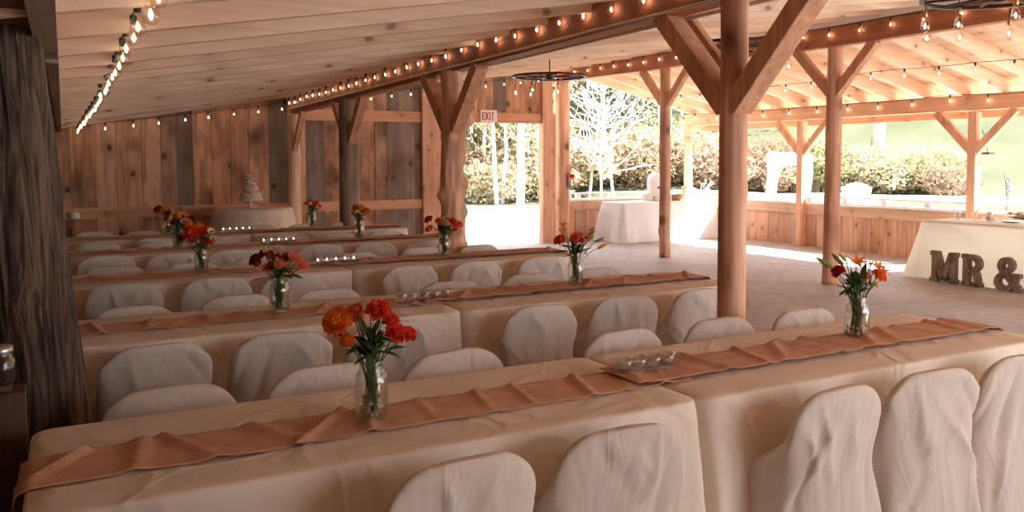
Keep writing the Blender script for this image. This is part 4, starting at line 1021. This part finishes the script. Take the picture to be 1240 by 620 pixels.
def ground_mat():
    m, nt, b = mat('ground'); L = nt.links.new
    tc = N(nt, 'ShaderNodeTexCoord'); ln = N(nt, 'ShaderNodeVectorMath', operation='LENGTH'); L(tc.outputs['Object'], ln.inputs[0])
    n = N(nt, 'ShaderNodeTexNoise'); n.inputs['Scale'].default_value = .25; n.inputs['Detail'].default_value = 8; L(tc.outputs['Object'], n.inputs['Vector'])
    n2 = N(nt, 'ShaderNodeTexNoise'); n2.inputs['Scale'].default_value = 3; n2.inputs['Detail'].default_value = 8; L(tc.outputs['Object'], n2.inputs['Vector'])
    gr = N(nt, 'ShaderNodeValToRGB'); e = gr.color_ramp.elements; e[0].position = .35; e[1].position = .65
    e[0].color = (.06,.07,.04,1); e[1].color = (.10,.10,.065,1); L(n.outputs['Fac'], gr.inputs['Fac'])
    gv = N(nt, 'ShaderNodeValToRGB'); e = gv.color_ramp.elements; e[0].position = .3; e[1].position = .7
    e[0].color = (.55,.53,.49,1); e[1].color = (.68,.655,.61,1); L(n2.outputs['Fac'], gv.inputs['Fac'])
    sep = N(nt, 'ShaderNodeSeparateXYZ'); L(tc.outputs['Object'], sep.inputs[0])
    # gravel yard close to the barn and behind the doorway; gravel road ring at ~36-41 m
    w = N(nt, 'ShaderNodeMath', operation='MULTIPLY_ADD'); L(n2.outputs['Fac'], w.inputs[0]); w.inputs[1].default_value = 3.0; L(ln.outputs['Value'], w.inputs[2])
    def step(sock, a, b_):
        r = N(nt, 'ShaderNodeMapRange'); L(sock, r.inputs[0]); r.inputs[1].default_value = a; r.inputs[2].default_value = b_; return r.outputs[0]
    near = step(w.outputs[0], 32, 30)
    rd1 = step(w.outputs[0], 36.5, 37.5); rd2 = step(w.outputs[0], 43, 42)
    rdm = N(nt, 'ShaderNodeMath', operation='MULTIPLY'); L(rd1, rdm.inputs[0]); L(rd2, rdm.inputs[1]); rdm0 = rdm; rdm = N(nt, 'ShaderNodeMath', operation='MULTIPLY'); L(rdm0.outputs[0], rdm.inputs[0])
    # x - 1.2*y negative: towards the doorway -> gravel
    d1 = N(nt, 'ShaderNodeMath', operation='MULTIPLY_ADD'); L(sep.outputs['Y'], d1.inputs[0]); d1.inputs[1].default_value = -.95; L(sep.outputs['X'], d1.inputs[2])
    door0 = step(d1.outputs[0], 2, -4); L(step(d1.outputs[0], 0, 6), rdm.inputs[1]); yard = step(w.outputs[0], 22, 20)
    dmx = N(nt, 'ShaderNodeMath', operation='MAXIMUM'); L(door0, dmx.inputs[0]); L(yard, dmx.inputs[1]); door = dmx.outputs[0]
    a = N(nt, 'ShaderNodeMath', operation='MULTIPLY'); L(near, a.inputs[0]); L(door, a.inputs[1])
    mxm = N(nt, 'ShaderNodeMath', operation='MAXIMUM'); L(a.outputs[0], mxm.inputs[0]); L(rdm.outputs[0], mxm.inputs[1])
    mx = N(nt, 'ShaderNodeMix', data_type='RGBA'); L(mxm.outputs[0], mx.inputs[0]); L(gr.outputs['Color'], mx.inputs[6]); L(gv.outputs['Color'], mx.inputs[7])
    L(mx.outputs[2], b.inputs['Base Color']); b.inputs['Roughness'].default_value = .95; b.inputs['Specular IOR Level'].default_value = .1
    return m
struct(ground().build('ground', ground_mat()))

def leafcloud(n, rx, ry, rz_, size, seed, hollow=.4):
    m_ = MB(); rnd = random.Random(seed)
    for i in range(n):
        u = rnd.uniform(-1,1); a = rnd.uniform(0,2*PI); q = (hollow+(1-hollow)*rnd.random()**.5); s = math.sqrt(1-u*u)
        lump = 1+.35*nz(s*math.cos(a)*2+seed, s*math.sin(a)*2, u*2)
        c = Vector((rx*s*math.cos(a)*q*lump, ry*s*math.sin(a)*q*lump, rz_*(1+u*q*lump)))
        e1 = Vector((rnd.uniform(-1,1), rnd.uniform(-1,1), rnd.uniform(-1,1))).normalized(); e2 = e1.orthogonal().normalized()
        sz = size*rnd.uniform(.5,1.3)
        m_.add([c-e1*sz, c-e2*sz*.5, c+e1*sz, c+e2*sz*.5], [(0,1,2,3)], .01+rnd.random())
    return m_
def leafmat(name, cols):
    m, nt, b = mat(name); at = N(nt, 'ShaderNodeAttribute', attribute_name='tone')
    r = N(nt, 'ShaderNodeValToRGB'); e = r.color_ramp.elements; e[0].color = (*cols[0], 1); e[1].color = (*cols[-1], 1)
    for i, c in enumerate(cols[1:-1]): el = e.new((i+1)/(len(cols)-1)); el.color = (*c, 1)
    nt.links.new(at.outputs['Fac'], r.inputs['Fac']); nt.links.new(r.outputs['Color'], b.inputs['Base Color']); b.inputs['Roughness'].default_value = .8
    tr = N(nt, 'ShaderNodeBsdfTranslucent'); nt.links.new(r.outputs['Color'], tr.inputs['Color'])
    mx = N(nt, 'ShaderNodeMixShader'); mx.inputs[0].default_value = .3
    nt.links.new(b.outputs[0], mx.inputs[1]); nt.links.new(tr.outputs[0], mx.inputs[2]); nt.links.new(mx.outputs[0], nt.nodes['Material Output'].inputs['Surface'])
    return m
lm_yel = leafmat('autumn_yellow_leaves', [(0.348, 0.261, 0.116), (0.406, 0.348, 0.203), (0.29, 0.243, 0.127)])
lm_red = leafmat('russet_leaves', [(0.348, 0.174, 0.14), (0.36, 0.243, 0.163), (0.29, 0.232, 0.145), (0.348, 0.29, 0.232)])
lm_grn = leafmat('olive_leaves', [(0.174, 0.192, 0.076), (0.29, 0.29, 0.145), (0.348, 0.319, 0.192)])
lm_dk = leafmat('evergreen_needles', [(.07,.09,.06),(.13,.15,.1)])
lm_tan = leafmat('tan_grass', [(0.348, 0.279, 0.174), (0.319, 0.29, 0.156), (0.383, 0.29, 0.221)])
m_birch = plain('birch_bark', (.45,.43,.41), .7, noise_amt=.2, nscale=8)
m_trunk = bark('grey_bark', (.3,.26,.24), (.6,.56,.52), 10, .4)
bush_m = [(leafcloud(2600, 2.6, 1.9, 1.1, .14, 60+i, .55).mesh('leaves', mt)) for i, mt in enumerate((lm_red, lm_tan, lm_grn, lm_yel))]
def bush(bearing, d, mi, sc, label, name='bush', group=None):
    x, y = away(bearing, d); t = thing(name, label, 'bush', (x, y, terr(x, y)-.1), U(0,6), group); t.scale = (sc*U(.9,1.1), sc, sc*U(.85,1.1))
    put('leaves', bush_m[mi], t)
    s = MB()
    for k in range(7): a = U(0,2*PI); s.tube([(0,0,0),(math.cos(a)*.5,math.sin(a)*.5,.8),(math.cos(a)*1.1,math.sin(a)*.9,1.7)], [.05,.035,.015], 5)
    s.build('stems', m_trunk, t)
rnd = random.Random(77)
GB = 'bushes along the foot of the hill'
bl = [(905,42,0,.95),(925,43,0,1.15),(948,44,0,1.0),(985,45,2,1.0),(1015,44,2,.9),(1036,45,1,1.0),(1060,44,0,.8),(1085,43,1,.85),(1108,43,2,.85),(1128,43,1,.9),(1148,42,0,.7),(860,40,0,1.05),(838,39,0,1.1),(790,38,1,1.0),(765,36,0,.9),(740,37,1,1.0),(716,36,0,.9),(697,35,1,.9),(556,33,1,.8),(578,34,0,.85),(597,32,1,.7),(615,35,3,.9),(640,33,1,.75),(657,34,0,.8),(568,39,3,1.0),(605,40,1,1.1),(648,40,3,1.0)]
names = ['russet', 'tan', 'olive green', 'yellow']
for i, (bb, d, mi, sc) in enumerate(bl):
    where = 'at the wood edge seen through the exit doorway' if bb < 670 else 'seen through the open gable left of the knotty post' if bb < 800 else ('seen left of the smooth foreground post' if bb < 870 else ('seen right of the smooth foreground post' if bb < 990 else 'at the edge of the meadow beyond the road'))
    bush(bb, d, mi, sc, '%s autumn bush %s' % (names[mi], where), group=GB+', '+where+', '+names[mi])
def tree(bearing, d, h, r, mt, leafm, nleaf, label, seed, lean=0, branchy=14, leafs=.16, cat='tree', crown=1.0, low=.3, name='tree', group=None, br=.02):
    x, y = away(bearing, d); t = thing(name, label, cat, (x, y, terr(x, y)-.15), 0, group); rnd = random.Random(seed)
    tp = [(lean*k/8+rnd.uniform(-.06,.06)*k/3, rnd.uniform(-.06,.06)*k/3, h*k/8) for k in range(9)]
    MB().tube(tp, [r*(1-.8*k/8) for k in range(9)], 8).build('trunk', mt, t)
    bm_ = MB(); lf = MB()
    for k in range(branchy):
        f = rnd.uniform(low, .95); i = int(f*8); u = f*8-i; a = rnd.uniform(0, 2*PI)
        p = Vector(tp[i]).lerp(Vector(tp[min(8, i+1)]), u); L = h*.3*(1.15-f)*rnd.uniform(.7,1.3)*crown
        d_ = Vector((math.cos(a), math.sin(a), rnd.uniform(.2,.9))); pts = [tuple(p)]; q = p.copy()
        for j in range(5):
            d_ += Vector((rnd.uniform(-.3,.3), rnd.uniform(-.3,.3), rnd.uniform(-.2,.3))); q = q+d_.normalized()*L/5; pts.append(tuple(q))
            if j > 0 and rnd.random() < .8:
                e_ = d_+Vector((rnd.uniform(-1,1), rnd.uniform(-1,1), rnd.uniform(-.4,.8))); q2 = q+e_.normalized()*L*.3
                bm_.tube([tuple(q), tuple(q2)], [br*.4, br*.25], 4, cap=False); 
        bm_.tube(pts, [br, br*.9, br*.7, br*.6, br*.45, br*.3], 5, cap=False)
        for j in range(nleaf//branchy):
            c = Vector(pts[rnd.randint(1,5)])+Vector((rnd.gauss(0,1), rnd.gauss(0,1), rnd.gauss(0,1)))*L*.22
            e1 = Vector((rnd.uniform(-1,1), rnd.uniform(-1,1), rnd.uniform(-1,1))).normalized(); e2 = e1.orthogonal(); sz = leafs*rnd.uniform(.5,1.2)
            lf.add([c-e1*sz, c-e2*sz*.5, c+e1*sz, c+e2*sz*.5], [(0,1,2,3)], .01+rnd.random())
    bm_.build('branches', mt, t)
    if leafm and nleaf: lf.build('leaves', leafm, t)
    return t
tree(630, 29, 9, .16, m_birch, lm_yel, 500, 'straight white birch trunk seen through the exit doorway, the thicker one', 1, .2, 12)
tree(602, 30, 8, .09, m_birch, lm_yel, 400, 'thin white birch in a clump, left in the exit doorway', 2, -.5, 12)
tree(608, 30.4, 8, .08, m_birch, lm_yel, 400, 'thin white birch leaning right in the clump, left in the exit doorway', 3, .6, 12)
tree(728, 30, 7, .045, m_birch, None, 0, 'slim bare white sapling seen upright in the open gable', 4, 0, 26, low=.15, crown=1.3, br=.03)
tree(745, 29, 7, .05, m_birch, None, 0, 'slim bare white sapling leaning left in the open gable', 5, -1.0, 26, low=.2, crown=1.4, br=.03)
tree(712, 33, 6, .07, m_birch, None, 0, 'bare pale tree with spreading white branches beside the doorway post', 6, 1.0, 20, low=.2, crown=2.0, br=.035)
tree(1062, 47, 14, .36, m_trunk, lm_yel, 300, 'tall grey tree trunk standing at the meadow edge', 7, .2, 10, low=.6)
tree(1010, 52, 12, .2, m_trunk, lm_yel, 900, 'grey tree with yellow leaves behind the middle eave post', 8, .2, 16)
tree(985, 54, 12, .2, m_trunk, lm_yel, 900, 'grey tree with thin foliage behind the middle brace', 9, .2, 16)
tree(760, 44, 12, .2, m_trunk, lm_dk, 3500, 'dark evergreen seen left of the knotty post through the gable', 10, 0, 26, leafs=.16, low=.05)
tree(722, 43, 10, .2, m_trunk, lm_dk, 3000, 'dark evergreen behind the bare white saplings', 11, 0, 26, leafs=.15, low=.05)
GF = 'thin autumn trees of the wood on the hill'
for i in range(34):
    bb = 545+i*10.5+U(-4,4); d = 42+8*R01()+(i % 3)*5
    if bb < 665: d = 32+(i % 4)*2.5+2*R01()
    if 850 < bb: break
    where = 'in the exit doorway view' if bb < 662 else ('in the open gable view' if bb < 800 else 'between the knotty post and foreground post')
    tree(bb, d, U(7,11), .1, [m_trunk, m_birch][i % 2], [lm_yel, lm_red, lm_grn][i % 3], 900, 'thin autumn tree on the wooded slope %s' % where, 100+i, U(-.5,.5), 16, leafs=.17, low=.1, crown=1.2, group=GF+', '+where)
for i, bb in enumerate((868, 905, 925, 950, 975)):
    tree(bb, 58+U(-3,3), U(8,11), .14, m_trunk, [lm_yel, lm_grn][i % 2], 1500, 'leafy autumn tree on the slope behind the white draped arch', 200+i, 0, 18, leafs=.24, low=.1, crown=1.2, group='trees behind the arch')
# tall dry grass at the hill foot
tg = MB(); rnd = random.Random(12)
for i in range(5200):
    bb = rnd.uniform(885, 1165); d = rnd.uniform(42.5, 47); x, y = away(bb, d); z = terr(x, y); h = rnd.uniform(.5,1.5)
    dx, dy = rnd.uniform(-.2,.2), rnd.uniform(-.2,.2)
    tg.add([(x-.04,y,z-.1),(x+.04,y,z-.1),(x+dx,y+dy,z+h)], [(0,1,2)], .01+rnd.random())
tag(tg.build('tall_grass', lm_tan), 'tall dry grass and weeds at the foot of the meadow', 'grass', kind='stuff')
# white draped arch, adirondack chair, picket bits
ax, ay = away(955, 23); ar = thing('wedding_arch', 'white draped wedding arch standing on the lawn', 'arch', (ax, ay, -.1), -YAW-.3)
for sx in (-1, 1):
    MB().tube([(sx*.42, 0, 0), (sx*.42, 0, 1.75)], .05, 8).build('post', m_white, ar)
    MB().grid(lambda u, v, sx=sx: (sx*.42+(u-.5)*.28+.03*math.sin(v*6), -.07+.03*math.sin(u*14), 1.78-v*1.6), 12, 12).build('drape', m_cloth3, ar)
MB().grid(lambda u, v: ((u-.5)*1.0, -.08+.03*math.sin(u*20+v*3), 1.9-v*.3-.12*math.sin(PI*u)), 30, 6).build('swag', m_cloth3, ar)
MB().tube([(-.47,0,1.78),(.47,0,1.78)], .045, 8).build('crossbar', m_white, ar)
cx_, cy_ = away(1037, 24); ac = thing('lawn_chair', 'white slatted lawn chair with fan back on the grass', 'chair', (cx_, cy_, -.1), -.9)
for k in range(7):
    a = (k-3)*.09; MB().bar((a*.95, .25, .35), (a*1.25, .5, 1.02-1.6*a*a), .10, .02, upv=(0,1,0)).build('back_slat', m_white, ac)
for k in range(6): MB().box(-.28, .28, -.3+k*.1, -.22+k*.1, .36-.02*k, .38-.02*k).build('seat_slat', m_white, ac)
for sx in (-1, 1):
    MB().box(sx*.33-.06, sx*.33+.06, -.35, .4, .56, .585).build('armrest', m_white, ac); MB().box(sx*.33-.02, sx*.33+.02, -.32, -.22, 0, .56).build('leg', m_white, ac); MB().box(sx*.33-.02, sx*.33+.02, .3, .4, 0, .56).build('leg', m_white, ac)
px_, py_ = away(1006, 24); pb = thing('picnic_table', 'white picnic table on the lawn partly behind the orange aisle post', 'table', (px_, py_, -.1), -.4)
MB().box(-.8, .8, -.35, .35, .7, .74).build('tabletop', m_white, pb)
for sy in (-1, 1): MB().box(-.8, .8, sy*.6-.12, sy*.6+.12, .42, .46).build('bench', m_white, pb)
for sx in (-1, 1):
    MB().bar((sx*.6, -.65, 0), (sx*.6, .3, .7), .05, .08).build('leg', m_white, pb); MB().bar((sx*.6, .65, 0), (sx*.6, -.3, .7), .05, .08).build('leg', m_white, pb)
bx_, by_ = away(912, 22); cb = thing('cooler', 'blue and white cooler box standing on the lawn', 'cooler', (bx_, by_, -.1))
MB().box(-.32, .32, -.2, .2, 0, .34).build('body', plain('cooler_blue', (.12,.2,.5), .4), cb, bevel=.02); MB().box(-.33, .33, -.21, .21, .34, .42).build('lid', m_white, cb, bevel=.02)
# garden ornament at the right
gx, gy = away(1220, 17); go = thing('garden_stake', 'dark plant stake with purple bloom outside the half wall at the right', 'garden ornament', (gx, gy, -.1))
MB().tube([(0,0,0),(.01,0,.6),(-.02,0,1.1),(-.09,0,1.42)], .008, 5).build('stake', m_iron, go)
f_ = MB()
for k in range(9): f_.ball((U(-.06,.06), U(-.04,.04), .95+k*.045), .03, 6, 4, (1,1,.6))
f_.build('blooms', plain('purple_bloom', (.16,.07,.16), .7), go)
# small bracket lamp on the right eave post
lp = thing('post_lantern', 'small lamp bracketed to the right square eave post', 'lamp', (11.86, 7.52, 1.62))
MB().box(-.07, .07, -.07, .07, 0, .03).build('cap', m_iron, lp); MB().tube([(0,0,.03),(-.02,.02,.25),(-.1,.08,.45)], .005, 5).build('hanger', m_iron, lp)

# ------------------------------------------------------------------ light
w = bpy.data.worlds.new('world'); S.world = w; w.use_nodes = True
bg = w.node_tree.nodes['Background']; bg.inputs['Color'].default_value = (.93,.95,1.0,1); bg.inputs['Strength'].default_value = 1.1
sd = bpy.data.lights.new('sun', 'SUN'); sd.energy = 7.2; sd.color = (1,.93,.82); sd.angle = .009
so = bpy.data.objects.new('sun', sd); C.objects.link(so)
el, dirx, diry = math.radians(40), .80, -.60
v = Vector((dirx*math.cos(el), diry*math.cos(el), math.sin(el)))
so.rotation_euler = v.to_track_quat('Z', 'Y').to_euler(); so.location = (20,-10,20)
S.view_settings.view_transform = 'Standard'; S.view_settings.look = 'None'; S.view_settings.gamma = 1; S.view_settings.use_curve_mapping = False
S.view_settings.exposure = 2.4
S.cycles.use_denoising = True
S.cycles.max_bounces = 12; S.cycles.diffuse_bounces = 10; S.cycles.transparent_max_bounces = 24
S.cycles.caustics_reflective = False; S.cycles.caustics_refractive = False
S.cycles.sample_clamp_indirect = 6
